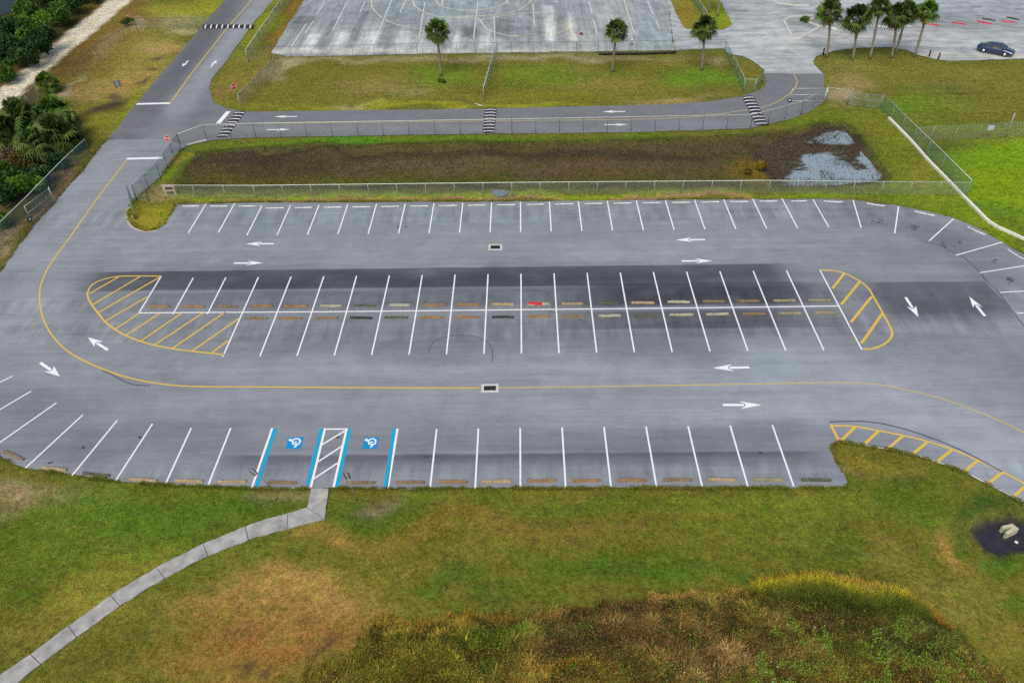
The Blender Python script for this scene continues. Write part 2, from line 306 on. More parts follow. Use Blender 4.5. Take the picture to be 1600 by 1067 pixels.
# ------------------------------------------------------------------ what grows and lies where (colours of the grass and soil themselves)
def base_grass(X, Y): return np.tile(np.array(alb(97, 97, 36)), (len(X), 1))
GB = [  # front lawn
 (120, 830, 260, 70, (86, 104, 30), .8), (260, 790, 190, 34, (80, 106, 28), .8), (40, 770, 85, 22, (128, 112, 80), .75), (20, 755, 50, 14, (150, 132, 104), .6), (150, 905, 120, 34, (132, 122, 48), .75, -30), (45, 985, 70, 40, (128, 116, 50), .7, -35), (20, 900, 60, 60, (86, 98, 30), .6),
 (455, 930, 150, 38, (160, 124, 72), .85), (330, 945, 80, 26, (156, 122, 68), .6, -15), (300, 985, 110, 40, (112, 98, 38), .6, -30), (420, 990, 120, 30, (142, 98, 56), .75), (330, 1035, 120, 30, (140, 106, 54), .7), (478, 1004, 10, 14, (58, 48, 38), .8), (470, 1018, 8, 10, (52, 44, 36), .8), (420, 1022, 6, 9, (66, 54, 44), .8), (505, 1020, 6, 8, (70, 58, 46), .7), (270, 1021, 8, 5, (70, 55, 45), .8), (388, 1017, 9, 7, (62, 52, 42), .8),
 (515, 828, 40, 15, (150, 118, 62), .75), (580, 843, 45, 10, (140, 110, 56), .6), (450, 860, 70, 20, (100, 106, 36), .5), (700, 830, 150, 22, (122, 102, 44), .75), (760, 880, 160, 26, (104, 98, 36), .5), (620, 900, 90, 22, (118, 108, 42), .6), (560, 790, 60, 20, (66, 92, 24), .8), (640, 785, 70, 18, (84, 98, 30), .7), (520, 1010, 50, 30, (140, 104, 58), .7, -40),
 (850, 780, 120, 16, (84, 100, 28), .6), (860, 820, 100, 16, (112, 92, 46), .6), (960, 810, 90, 14, (112, 96, 44), .55), (1060, 795, 120, 14, (94, 108, 28), .6), (930, 895, 120, 22, (72, 96, 26), .75), (700, 935, 110, 16, (70, 92, 28), .7), (1040, 905, 100, 14, (76, 98, 28), .7), (1150, 830, 130, 40, (96, 104, 30), .6), (1180, 905, 60, 10, (62, 88, 28), .7), (1250, 860, 60, 18, (96, 104, 36), .5),
 (1290, 800, 90, 30, (100, 108, 34), .6), (1330, 880, 70, 22, (76, 98, 26), .5), (1370, 855, 34, 10, (140, 112, 56), .6, 20), (1475, 825, 16, 26, (158, 124, 66), .75), (1495, 860, 18, 22, (152, 118, 60), .75, -35), (1520, 885, 20, 10, (148, 116, 60), .6, 30), (1420, 895, 60, 18, (128, 116, 58), .6), (1500, 930, 80, 30, (120, 112, 50), .6), (1580, 970, 40, 16, (66, 100, 22), .7), (1560, 1000, 60, 24, (132, 114, 52), .6, 35), (1590, 900, 40, 16, (70, 104, 26), .7), (1550, 880, 30, 12, (64, 98, 28), .8), (1540, 806, 56, 20, (54, 78, 28), .85), (1505, 845, 14, 20, (70, 96, 28), .75), (1448, 790, 50, 22, (84, 106, 24), .6), (1440, 755, 60, 16, (82, 100, 26), .6), (1350, 712, 42, 9, (128, 112, 44), .75), (1400, 722, 40, 8, (116, 108, 50), .6), (1340, 735, 30, 6, (132, 108, 66), .7), (1420, 738, 50, 9, (70, 88, 30), .7), (1470, 745, 40, 9, (96, 106, 24), .6), (1380, 770, 70, 12, (68, 94, 24), .6),
 (430, 772, 34, 8, (136, 122, 92), .7), (580, 772, 30, 9, (112, 100, 78), .75), (556, 782, 20, 6, (130, 112, 96), .6), (400, 790, 50, 14, (70, 94, 24), .6), (1085, 768, 60, 4, (108, 92, 58), .7), (880, 768, 40, 4, (132, 112, 66), .6),
 # round the pond
 (700, 221, 420, 6, (84, 110, 22), .9), (560, 219, 60, 5, (74, 122, 24), .8), (1050, 214, 180, 6, (88, 108, 22), .8), (700, 227.5, 430, 2.6, (54, 62, 26), .75), (1100, 218, 130, 2.6, (58, 64, 26), .7), (1240, 190, 60, 10, (88, 104, 24), .8), (1300, 178, 60, 12, (98, 110, 26), .7), (1400, 230, 40, 60, (104, 112, 30), .8), (1420, 290, 50, 14, (100, 120, 26), .8), (1370, 195, 30, 20, (104, 104, 34), .6), (1450, 265, 20, 20, (126, 112, 50), .6),
 (700, 306, 520, 4.5, (126, 142, 34), .9), (760, 312.6, 500, 2.4, (152, 118, 88), .95), (1120, 310, 140, 2.6, (148, 116, 82), .9), (1300, 306, 60, 5, (104, 128, 26), .8), (340, 308, 60, 5, (116, 126, 36), .8), (780, 309, 16, 3, (92, 96, 86), .7),
 (262, 265, 10, 30, (112, 128, 24), .8, 35), (300, 238, 30, 8, (112, 116, 30), .8), (330, 228, 40, 6, (84, 96, 30), .8), (262, 250, 10, 10, (140, 104, 72), .7), (240, 300, 22, 8, (118, 100, 76), .8), (252, 312, 20, 4, (130, 112, 84), .7), (236, 340, 42, 20, (134, 122, 38), .95), (250, 330, 16, 6, (112, 120, 30), .6),
 (316, 243, 14, 3, (150, 142, 128), .8), (280, 262, 7, 14, (70, 92, 28), .6, 30),
 # far right fields
 (1570, 290, 90, 60, (112, 134, 14), .95), (1540, 245, 70, 14, (104, 134, 20), .8), (1590, 230, 70, 12, (108, 140, 16), .8), (1540, 330, 50, 26, (96, 118, 30), .8), (1560, 345, 40, 10, (78, 96, 26), .7, 30), (1470, 228, 40, 5, (72, 82, 32), .7), (1500, 335, 60, 14, (108, 124, 24), .85, 25), (1560, 368, 40, 8, (112, 130, 20), .9, 35), (1420, 315, 70, 8, (96, 116, 24), .85, 12),
 (1420, 120, 130, 22, (112, 106, 46), .7), (1550, 125, 90, 20, (118, 110, 50), .7), (1330, 103, 50, 10, (126, 118, 62), .7), (1440, 165, 60, 14, (94, 118, 26), .75), (1560, 170, 70, 14, (110, 108, 44), .6), (1480, 140, 90, 7, (86, 94, 40), .6), (1330, 128, 34, 10, (140, 122, 82), .7), (1312, 148, 18, 10, (160, 138, 110), .8), (1320, 92, 40, 8, (92, 98, 36), .7), (1400, 98, 70, 8, (96, 100, 38), .6), (1500, 148, 30, 1.2, (64, 70, 40), .6), (1590, 205, 60, 12, (112, 116, 40), .7), (1480, 195, 50, 12, (100, 112, 34), .6),
 # strip between court and cross road
 (600, 125, 230, 34, (110, 102, 40), .7), (520, 150, 120, 18, (102, 104, 36), .6), (640, 92, 260, 4, (138, 130, 98), .75), (440, 100, 40, 8, (160, 152, 126), .7, -20), (430, 118, 24, 8, (140, 126, 98), .7), (600, 135, 60, 14, (134, 116, 72), .65), (650, 147, 34, 7, (136, 128, 84), .6), (690, 120, 40, 18, (96, 118, 30), .8), (870, 115, 80, 14, (98, 116, 32), .8), (1095, 123, 60, 12, (92, 124, 30), .85), (960, 135, 70, 10, (130, 114, 58), .6), (900, 90, 120, 3.5, (146, 138, 110), .7), (1060, 96, 60, 8, (126, 112, 56), .6), (860, 150, 110, 8, (114, 112, 36), .7), (700, 166, 280, 3.2, (136, 134, 34), .8), (1050, 156, 60, 5, (146, 126, 84), .75), (545, 165, 30, 3, (150, 134, 104), .7), (1125, 95, 14, 8, (152, 136, 104), .7), (1170, 110, 18, 14, (114, 104, 40), .7), (800, 87, 400, 2.5, (110, 108, 66), .7), (920, 108, 30, 6, (128, 110, 60), .5), (820, 130, 30, 14, (96, 108, 30), .6),
 # west verge
 (370, 130, 34, 26, (116, 104, 44), .75), (350, 140, 14, 14, (134, 108, 62), .6), (410, 30, 14, 60, (120, 124, 30), .85, 32), (420, 90, 20, 10, (112, 112, 36), .7), (450, 30, 12, 60, (122, 92, 40), .85, 30), (230, 95, 60, 50, (140, 126, 60), .8), (190, 130, 60, 20, (150, 122, 72), .75), (255, 70, 40, 10, (156, 130, 90), .7), (160, 190, 60, 30, (126, 124, 38), .85), (130, 145, 40, 12, (150, 126, 80), .75), (125, 205, 14, 22, (158, 122, 80), .75), (270, 18, 60, 14, (138, 134, 48), .8), (330, 8, 30, 12, (138, 138, 36), .8), (120, 120, 16, 5, (112, 130, 34), .7, -35), (175, 165, 32, 7, (62, 52, 44), .95, -18), (186, 150, 15, 3, (66, 56, 48), .9), (247, 90, 16, 3.5, (84, 66, 48), .8, -15), (245, 107, 14, 3.5, (76, 62, 48), .85), (232, 125, 12, 4, (80, 68, 46), .8, -30), (215, 155, 30, 8, (124, 128, 36), .7, -45), (280, 33, 40, 9, (142, 140, 110), .65), (215, 33, 9, 12, (190, 182, 168), .8), (290, 47, 24, 3, (164, 154, 120), .7), (170, 70, 9, 38, (172, 158, 142), .75, 50), (115, 128, 14, 4, (182, 168, 150), .8, -40), (100, 147, 12, 4, (172, 158, 142), .75, -30),
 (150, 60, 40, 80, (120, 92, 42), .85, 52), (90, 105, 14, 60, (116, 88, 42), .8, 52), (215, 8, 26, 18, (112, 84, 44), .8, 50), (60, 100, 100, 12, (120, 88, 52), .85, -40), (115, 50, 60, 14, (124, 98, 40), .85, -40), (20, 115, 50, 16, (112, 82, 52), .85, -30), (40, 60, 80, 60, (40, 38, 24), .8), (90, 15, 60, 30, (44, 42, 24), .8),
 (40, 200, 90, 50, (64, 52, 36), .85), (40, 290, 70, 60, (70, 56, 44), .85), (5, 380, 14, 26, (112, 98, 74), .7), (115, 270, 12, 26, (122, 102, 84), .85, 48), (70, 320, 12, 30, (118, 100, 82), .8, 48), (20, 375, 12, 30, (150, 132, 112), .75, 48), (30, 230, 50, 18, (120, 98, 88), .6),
]
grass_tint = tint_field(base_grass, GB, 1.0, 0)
BED_B = [(700, 265, 460, 18, (84, 74, 50), .7), (500, 285, 260, 11, (88, 88, 32), .85), (900, 284, 300, 11, (80, 82, 34), .8), (420, 262, 110, 14, (70, 62, 44), .7), (380, 246, 70, 8, (60, 54, 48), .7), (850, 240, 400, 7, (62, 56, 46), .75), (700, 255, 120, 10, (98, 86, 60), .6), (950, 262, 120, 10, (96, 78, 52), .6), (1190, 265, 36, 18, (122, 100, 28), .75), (1240, 240, 50, 20, (84, 62, 40), .7), (1120, 255, 40, 16, (78, 74, 48), .5), (1230, 222, 60, 8, (66, 56, 50), .7), (760, 292, 400, 2.8, (44, 44, 40), .8), (290, 262, 6, 24, (44, 50, 28), .7, 32), (1300, 230, 70, 40, (46, 42, 40), .8), (1240, 262, 20, 8, (110, 78, 40), .7), (450, 237, 130, 2, (50, 48, 42), .8)]
bed_tint = tint_field((82, 74, 46), BED_B, 1.0, 3)
hole_c = np.array(alb(46, 44, 52)); dirt_c = np.array(alb(196, 186, 172)); dirt_b = np.array(alb(176, 158, 130))
def ground_tint(X, Y):
    c = grass_tint(X, Y)
    n = (fbm(X, Y, 2.2, 21) - .5)*2.2
    s = sdist(X, Y, BED) + n*.7; k = sm(.25, -.35, s)[:, None]; c = c*(1-k) + bed_tint(X, Y)*k
    rim = np.exp(-((s - .25)/.5)**2)[:, None]*.45; c = c*(1-rim) + np.array(alb(58, 68, 24))*rim
    s = sdist(X, Y, DIRT) + n*.6; k = sm(.4, -.5, s)[:, None]; t = sm(-1.2, -2.6, s)[:, None]*sm(.42, .66, fbm(X, Y, 3.0, 30))[:, None]*.9
    c = c*(1-k) + (dirt_c*(1-t) + dirt_b*t)*k
    s = sdist(X, Y, HOLE) + n*.18; k = sm(.12, -.15, s)[:, None]; c = c*(1-k) + hole_c*(.8+.4*fbm(X, Y, .8, 33))[:, None]*k
    rim = np.exp(-((s - .35)/.35)**2)[:, None]*.35; c = c*(1-rim) + np.array(alb(128, 112, 56))*rim*(sm(.4, .6, fbm(X, Y, 2.5, 40)))[:, None] + c*rim*(1-sm(.4, .6, fbm(X, Y, 2.5, 40)))[:, None]
    return c
def ground_z(X, Y):
    z = -.05 - .03*fbm(X, Y, 3, 50)
    s = sdist(X, Y, BED); z = z - .30*sm(.3, -1.9, s)
    sp = sdist(X, Y, POND) + 2.2*(fbm(X, Y, 3.5, 51, 4) - .5); z = z - .26*sm(.6, -1.2, sp)
    z = z + sm(-.5, -1.5, s)*(.10*(fbm(X, Y, 2.4, 57) - .5) + .07*(vnoise(X, Y, .7, 55) - .5))
    s = sdist(X, Y, MOUND); d = np.maximum(-s, 0)
    z = z + sm(0, 2.2, d)*(.75 + .35*(fbm(X, Y, 3.2, 52)-.5)) + sm(2, 9, d)*.35
    s = sdist(X, Y, HOLE); z = z - .40*sm(.5, -.7, s)
    for P in (LOT, ROAD, UPPER, COURT):
        s = sdist(X, Y, P); z = np.where(s < -.5, -.12, z)
    return z
def axis(lo, hi, step, far):
    a = list(np.arange(lo, hi + 1e-6, step)); d = step; p = a[-1]; up = []
    while p < far: d *= 1.5; p += d; up.append(p)
    d = step; p = a[0]; dn = []
    while p > -far: d *= 1.5; p -= d; dn.append(p)
    return np.array(dn[::-1] + a + up)
xs = axis(-100, 106, .5, 4000); ys = axis(14, 172, .5, 4000)
GX, GY = np.meshgrid(xs, ys); gx, gy = GX.ravel(), GY.ravel()
nx, ny = len(xs), len(ys); ii = (np.arange(ny-1)[:, None]*nx + np.arange(nx-1)[None, :]).ravel()
M_LAWN = m_grass()
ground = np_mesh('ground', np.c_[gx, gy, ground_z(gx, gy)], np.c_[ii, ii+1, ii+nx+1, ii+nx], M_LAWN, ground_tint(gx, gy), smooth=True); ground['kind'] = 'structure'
def zat(x, y): return float(ground_z(np.array([x]), np.array([y]))[0])

# ------------------------------------------------------------------ paving
def m_asphalt(name, streak=(.10, 1.6, 1), amp=.16, seams=(), drips=()):
    t = NT(name); p = t.pos(); c = t.attr('tint')
    big = t.noise(p, .18, 4, .6); st = t.noise(t.vmul(p, streak), .8, 6, .7); st2 = t.noise(t.vmul(p, (streak[0]*3, streak[1]*3, 1)), 1.1, 5, .75); blot = t.noise(p, .55, 4, .6, .5); fine = t.noise(p, 7, 4, .75); grit = t.noise(p, 40, 2, .6)
    v = t.math('ADD', t.ramp(big, .36, .64, -amp*.6, amp*.6, False), t.ramp(st, .36, .64, -amp, amp, False))
    v = t.math('ADD', v, t.ramp(st2, .36, .64, -amp*.7, amp*.7, False)); v = t.math('ADD', v, t.ramp(blot, .38, .62, -amp*.6, amp*.6, False)); v = t.math('ADD', v, t.ramp(fine, .34, .66, -.04, .04, False)); v = t.math('ADD', v, t.ramp(grit, .3, .7, -.03, .03, False))
    v = t.math('ADD', v, 1.0); dk = None
    x, y, z = t.sep(p); wob = t.ramp(t.noise(p, .35, 3), .3, .7, -.05, .05, False)
    for (x0, x1, y0, y1, ex, ey0, ey1, k, *cuts) in seams:        # a paver pass or repair with its own joint: multiplies the surface by k
        yy = t.math('ADD', y, wob)
        f = t.math('MULTIPLY', t.math('MULTIPLY', t.ramp(x, x0, x0+ex), t.ramp(x, x1-ex, x1, 1, 0)), t.math('MULTIPLY', t.ramp(yy, y0, y0+ey0), t.ramp(yy, y1-ey1, y1, 1, 0)))
        for (ax_, ay_), (bx_, by_) in cuts:               # a joint that runs askew: keep the side left of a->b
            n_ = np.array([-(by_-ay_), bx_-ax_])/math.dist((ax_, ay_), (bx_, by_)); d_ = t.math('ADD', t.math('ADD', t.math('MULTIPLY', x, float(n_[0])), t.math('MULTIPLY', y, float(n_[1]))), float(-n_[0]*ax_ - n_[1]*ay_)); f = t.math('MULTIPLY', f, t.ramp(d_, -.05, .1))
        f = t.math('MULTIPLY', f, t.ramp(t.noise(t.vmul(p, (.5, 1.2, 1)), .4, 4), .25, .55, .72, 1))
        g_ = t.math('MULTIPLY_ADD', f, k - 1, 1.0); dk = g_ if dk is None else t.math('MULTIPLY', dk, g_)
    for y0, y1 in drips:                                     # water and oil carried down the stalls
        dr = t.noise(t.vmul(p, (1.0, .16, 1)), 1.0, 4, .6); fd = t.math('MULTIPLY', t.ramp(y, y0, y0 + .8), t.ramp(y, y1 - 1.2, y1, 1, 0)); v = t.math('ADD', v, t.math('MULTIPLY', fd, t.ramp(dr, .36, .64, -.16, .16, False)))
    if dk is not None: v = t.math('MULTIPLY', v, dk); c = t.mix(t.ramp(dk, .35, .95, 1, 0), c, t.mix(1.0, c, (1.0, .985, 1.05), 'MULTIPLY'))
    t.bump(t.math('ADD', grit, fine), .25, .02)
    return t.set(t.scale(c, v), t.ramp(st, .3, .7, .72, .92), .3)
yb = lambda py: G(813, py)[1]
xL = G(150, 430)[0]; xR = G(1330, 430)[0]
gx1 = lambda px, py: G(px, py)[0]
SEAMS = [(xL-2, gx1(1265, 435), yb(449), yb(416.5), 4, .35, .12, .42), (xL+2, gx1(1345, 470), yb(485), yb(449), 5, 1.2, .4, .78), (gx1(840, 465), gx1(1346, 465), yb(485), yb(445), 9, .8, .25, .34), (gx1(800, 500), gx1(1372, 500), yb(518), yb(485), 12, .35, .5, .50), (gx1(380, 510), gx1(950, 510), yb(534), yb(488), 12, 4, .5, .90),
         (gx1(330, 707), gx1(1310, 707), yb(742), yb(707.5), 3, 2.2, .16, .46), (gx1(330, 707), gx1(1310, 707), yb(709), yb(706.6), 3, .06, .06, .74), (gx1(660, 680), gx1(1330, 680), yb(707), yb(690), 8, .2, 1.0, .86), (gx1(560, 680), gx1(1330, 680), yb(707), yb(664), 8, .5, 1.0, .92), (gx1(1000, 655), gx1(1300, 655), yb(660), yb(655), 8, .3, .3, .90),
         (gx1(1340, 470), gx1(1640, 470), yb(522), yb(447.5), 3, 3.0, .10, .54, (G(1602, 516), G(1570, 470)), (G(1571, 472), G(1540, 442))), (gx1(95, 470), gx1(200, 470), yb(489), yb(452), 3, 1.0, 2, .86), (gx1(900, 330), gx1(1330, 330), yb(334), yb(331), 10, .2, .2, .88)]
LOT_B = [(130, 290, 60, 90, (146, 150, 156), .8, 35), (60, 430, 50, 90, (150, 154, 160), .7), (30, 560, 90, 60, (140, 143, 150), .7), (190, 690, 190, 24, (112, 114, 123), .8), (60, 640, 90, 30, (113, 115, 124), .75), (330, 690, 90, 20, (122, 124, 132), .6), (700, 385, 480, 24, (140, 144, 150), .8), (1000, 400, 200, 14, (146, 150, 156), .6), (700, 340, 520, 22, (134, 139, 145), .8), (420, 340, 120, 20, (132, 137, 144), .6),
         (250, 380, 90, 24, (142, 146, 152), .7), (1150, 385, 140, 16, (146, 148, 154), .6), (700, 435, 540, 14, (100, 101, 107), .8), (900, 462, 420, 12, (112, 116, 122), .7), (500, 462, 260, 10, (118, 122, 129), .7), (600, 520, 260, 30, (118, 121, 128), .85), (1000, 520, 200, 26, (114, 117, 123), .85), (1200, 510, 120, 22, (110, 111, 117), .7), (330, 520, 110, 30, (128, 132, 138), .7),
         (760, 582, 520, 18, (148, 152, 157), .85), (760, 632, 500, 24, (144, 147, 151), .85), (1250, 585, 240, 26, (150, 155, 163), .8), (1180, 640, 220, 24, (154, 158, 166), .8), (1450, 640, 180, 40, (156, 160, 170), .85, 22), (1580, 720, 80, 60, (156, 160, 170), .85, 30), (1500, 560, 110, 50, (138, 141, 150), .8, 40), (1580, 570, 40, 40, (120, 126, 138), .5), (760, 690, 520, 26, (128, 131, 137), .8), (950, 745, 420, 12, (134, 137, 143), .6), (450, 740, 120, 14, (134, 136, 144), .5), (1150, 690, 140, 20, (118, 121, 128), .6), (230, 730, 120, 14, (136, 138, 146), .6),
         (1400, 345, 120, 18, (116, 118, 128), .75, 12), (1500, 400, 70, 24, (112, 114, 124), .7, 30), (1440, 395, 120, 12, (124, 126, 133), .6), (1200, 420, 80, 10, (140, 142, 150), .7), (1420, 425, 90, 10, (140, 142, 150), .6), (1580, 440, 40, 30, (130, 133, 141), .6), (1440, 475, 100, 16, (106, 107, 114), .7), (1450, 520, 110, 22, (126, 128, 136), .6), (130, 470, 40, 14, (122, 124, 131), .5), (200, 330, 12, 40, (126, 128, 134), .5, 40), (260, 590, 60, 6, (110, 112, 118), .5, 10), (1290, 730, 30, 20, (134, 137, 148), .5)]
_lt = tint_field((134, 137, 143), LOT_B, .8, 8); lot_tint = lambda X, Y: _lt(X, Y)*np.array([1.03, 1.04, 1.10])
ROAD_B = [(306, 75, 17, 150, (98, 98, 105), .95, 38), (240, 165, 26, 40, (108, 106, 113), .85, 37), (352, 75, 13, 160, (150, 152, 158), .9, 38), (286, 160, 14, 50, (142, 143, 150), .85, 40), (330, 165, 20, 14, (122, 122, 128), .7), (230, 195, 50, 16, (116, 114, 121), .8), (420, -5, 30, 30, (150, 150, 154), .7), (700, 182, 380, 6, (118, 118, 124), .7), (700, 202, 420, 6, (134, 135, 142), .8), (1100, 195, 80, 6, (136, 138, 146), .7), (1230, 135, 40, 20, (118, 116, 124), .7), (1180, 150, 30, 8, (114, 112, 120), .6)]
_rt = tint_field((120, 120, 126), ROAD_B, .25, 9); road_tint = lambda X, Y: _rt(X, Y)*np.array([1.0, 1.04, 1.06])
UP_B = [(1200, 60, 60, 40, (176, 178, 184), .8), (1230, 90, 40, 20, (172, 174, 180), .7), (1330, 60, 120, 12, (192, 188, 184), .8), (1480, 62, 90, 14, (180, 178, 180), .7), (1500, 40, 140, 10, (150, 150, 156), .8), (1450, 25, 160, 10, (140, 141, 148), .8), (1560, 10, 100, 14, (152, 152, 160), .7), (1260, 30, 24, 14, (128, 128, 134), .85), (1520, 82, 40, 6, (150, 152, 160), .7, 5), (1560, 90, 60, 4, (206, 200, 190), .8), (1440, 86, 60, 3, (206, 200, 190), .8), (1320, 76, 60, 4, (200, 194, 186), .8), (1400, 30, 60, 6, (120, 122, 130), .5), (1160, 20, 40, 30, (170, 172, 176), .6), (1190, 108, 20, 14, (186, 184, 184), .6), (1290, 40, 20, 6, (124, 124, 128), .6)]
_ut = tint_field((168, 169, 174), UP_B, .8, 10); up_tint = lambda X, Y: _ut(X, Y)*np.array([1.02, 1.07, 1.08])
CO_B = [(700, 80, 460, 4, (200, 198, 192), .8), (560, 80, 120, 4, (206, 204, 200), .7), (488, 58, 12, 14, (192, 194, 196), .75), (532, 58, 14, 12, (186, 188, 190), .7), (578, 58, 18, 13, (192, 194, 196), .75), (630, 58, 14, 12, (180, 183, 186), .7), (650, 64, 20, 12, (178, 182, 186), .6), (715, 66, 12, 14, (192, 194, 194), .7), (760, 66, 16, 12, (186, 188, 190), .6), (470, 30, 20, 20, (118, 120, 126), .7), (600, 20, 60, 14, (134, 140, 148), .7), (735, 50, 26, 10, (128, 132, 138), .7), (790, 40, 18, 22, (134, 138, 144), .7), (700, 15, 80, 12, (150, 160, 168), .6), (860, 45, 8, 22, (200, 198, 190), .75), (830, 30, 14, 30, (136, 140, 146), .6), (895, 50, 12, 20, (196, 192, 182), .6), (930, 65, 14, 12, (194, 194, 192), .6), (975, 40, 20, 30, (160, 166, 172), .6), (1020, 60, 30, 20, (160, 168, 174), .6), (950, 18, 16, 18, (196, 196, 194), .5), (560, 45, 10, 30, (130, 134, 140), .5), (600, 70, 8, 10, (128, 132, 138), .5), (510, 70, 10, 12, (134, 138, 142), .5), (690, 68, 10, 10, (130, 134, 138), .4)]
co_tint = tint_field((152, 158, 165), CO_B, .6, 11)
M_LOT = m_asphalt('lot_asphalt', amp=.088, seams=SEAMS, drips=((yb(535), yb(487)), (yb(760), yb(712)), (yb(484), yb(452)), (yb(350), yb(318)))); M_ROAD = m_asphalt('road_asphalt', (.35, .6, 1), .06); M_UP = m_asphalt('weathered_asphalt', (.12, .9, 1), .2); M_COURT = m_asphalt('court_asphalt', (1.5, .14, 1), .19, [(gx1(a, 58), gx1(b, 58), yb(y1_), yb(y0_), .5, .8, .8, k) for a, b, y0_, y1_, k in ((478, 502, 45, 74, 1.4), (519, 546, 45, 74, 1.36), (560, 592, 44, 74, 1.4), (617, 644, 44, 73, 1.3), (655, 690, 50, 76, 1.25), (708, 722, 40, 76, 1.4), (748, 768, 44, 76, 1.3), (850, 872, 8, 68, 1.4), (888, 905, 20, 68, 1.3), (500, 520, 24, 72, .8), (545, 560, 12, 72, .78), (592, 616, 30, 72, .78), (640, 656, 5, 60, .82), (720, 748, 40, 60, .72), (768, 800, 20, 60, .84), (870, 888, 10, 66, .8), (440, 476, 18, 32, .78))])
M_COURT2 = M_COURT
lot = sheet('parking_lot', ragged(LOT), M_LOT, 0.0, lot_tint, .7, kind='structure')
road = sheet('access_road', ragged(ROAD, .5, .07), M_ROAD, 0.004, road_tint, .9, kind='structure')
upper = sheet('upper_parking_lot', ragged(UPPER, .6, .14), M_UP, 0.0, up_tint, 1.0, kind='structure')
court = sheet('court', ragged(COURT, .6, .14), M_COURT, -.004, co_tint, .8, kind='structure')
med = sheet('grass_median', ragged(MEDIAN, .5, .12), M_LAWN, .05, tint_field((118, 118, 34), [(1068, 20, 14, 30, (124, 104, 44), .8), (1120, 25, 14, 20, (112, 132, 30), .8)], .5, 2), .7, kind='structure')

def m_paint(name, c, wear=.10):
    t = NT(name); p = t.pos(); n = t.noise(p, 6, 4, .7); g = t.noise(p, 45, 2, .6)
    col = t.scale((*c,), t.math('ADD', t.ramp(n, .3, .7, 1-wear, 1.02, False), t.ramp(g, .3, .7, -.05, .05, False)))
    worn = t.ramp(t.math('ADD', t.math('MULTIPLY', n, .6), t.math('MULTIPLY', g, .4)), .60, .72, 0, .55)
    return t.set(t.mix(worn, col, (.20, .21, .22)), .75, .3)
WHITE = m_paint('white_paint', alb(250, 250, 252), .06); YELL = m_paint('yellow_paint', alb(226, 190, 84), .12); FADED = m_paint('faded_yellow_paint', alb(206, 186, 120), .2); BLUE = m_paint('blue_paint', alb(20, 168, 214)); BLUE2 = m_paint('symbol_blue_paint', alb(10, 146, 214))
CREAM = m_paint('faded_court_paint', alb(236, 224, 190), .1); FWHITE = m_paint('faded_white_paint', alb(226, 226, 224), .2); BLACKOUT = m_paint('blacked_out_paint', alb(84, 96, 114), .15)
Z1, Z2, Z3 = .006, .010, .014
def seg(parent, name, a, b, w, mat, z=Z1):
    m = MB(); m.strip(GP([a, b]), w, z); return m.build(name, mat, parent)
def line(parent, name, pts, w, mat, z=Z1, smoothed=True):
    m = MB(); m.strip(smooth_line(GP(pts)) if smoothed else GP(pts), w, z); return m.build(name, mat, parent)
X0b, X0m, X0t = -.433, -.3175, -.334
YT_b0, YT_b1 = 35.50, 41.20; YM0, YM1 = 49.68, 61.17; YT0, YT1 = 68.60, 74.62
def pl(x0, y0, x1, y1, w=.12, name='stall_line', mat=None, z=Z1):
    m = MB(); m.strip([(x0, y0), (x1, y1)], w, z); return m.build(name, mat or WHITE, lot)
# front row
for k in range(-2, 7): pl(X0b + 3.05*k, YT_b0, X0b + 3.05*k, YT_b1 + .01*k)
for a, b in (((360.5, 668.5), (325.6, 757)), ((298.8, 668.5), (258.6, 756)), ((238.3, 662), (180.4, 751)), ((183.2, 656.6), (112.6, 742.6)), ((129.5, 648), (39.7, 731)), ((88.6, 629), (-20, 705)), ((48.8, 611), (-62, 676)), ((19, 588), (-92, 640))): seg(lot, 'stall_line', a, b, .12, WHITE)
# wheelchair bays
for a, b, wd, mt in (((425.3, 668.8), (393, 763), .16, WHITE), ((430.5, 668.8), (400, 763), .28, BLUE), ((502.6, 669), (480, 757.5), .28, BLUE), ((508, 669), (485.6, 761), .16, WHITE), ((541.6, 669.5), (521.2, 761), .16, WHITE), ((546.3, 669), (526.6, 760), .28, BLUE), ((616.2, 669), (602, 763), .28, BLUE), ((621.2, 669.3), (605.8, 763), .16, WHITE)):
    seg(lot, 'blue_bay_line' if mt is BLUE else 'stall_line', a, b, wd, mt)
acc = MB()
for a, b in (((507.5, 670.3), (543.5, 670.3)), ((539, 673), (502.6, 695)), ((534.2, 697), (496.5, 721.5)), ((528, 723), (489, 748.5))): acc.strip(GP([a, b]), .13, Z2)
acc.build('access_aisle_stripes', WHITE, lot)
def symbol(q):
    p = MB(); p.poly(GP(q), Z1); o = p.build('accessible_symbol', BLUE2, lot)
    A, B, C, D = [np.array(t) for t in GP(q)]                     # far-left, far-right, near-right, near-left
    def at(u, v): return tuple((A*(1-u) + B*u)*(1-v) + (D*(1-u) + C*u)*v)
    m = MB(); wd = .12
    # the figure faces the driveway: wheel on the far side, foot and head as on the painted stencil
    arc = [at(.57 + .26*math.cos(a), .42 - .27*math.sin(a)) for a in np.linspace(R(-78), R(165), 22)]; m.strip(arc, wd, Z3)
    m.strip([at(.18, .28), at(.32, .34), at(.42, .60), at(.62, .60)], wd, Z3+.001)
    m.strip([at(.44, .44), at(.66, .44)], wd*.9, Z3+.002); m.strip([at(.62, .58), at(.63, .80), at(.52, .85)], wd*1.1, Z3+.003)
    c = at(.17, .24); m.poly([(c[0] + .12*math.cos(a), c[1] + .12*math.sin(a)) for a in np.linspace(0, 2*math.pi, 12, endpoint=False)], Z3+.004)
    m.build('wheelchair_figure', WHITE, o)
symbol([(450.5, 683), (475, 682.4), (470.3, 701), (446, 701.4)]); symbol([(570, 683), (592.3, 682.6), (589, 701), (565, 701.4)])
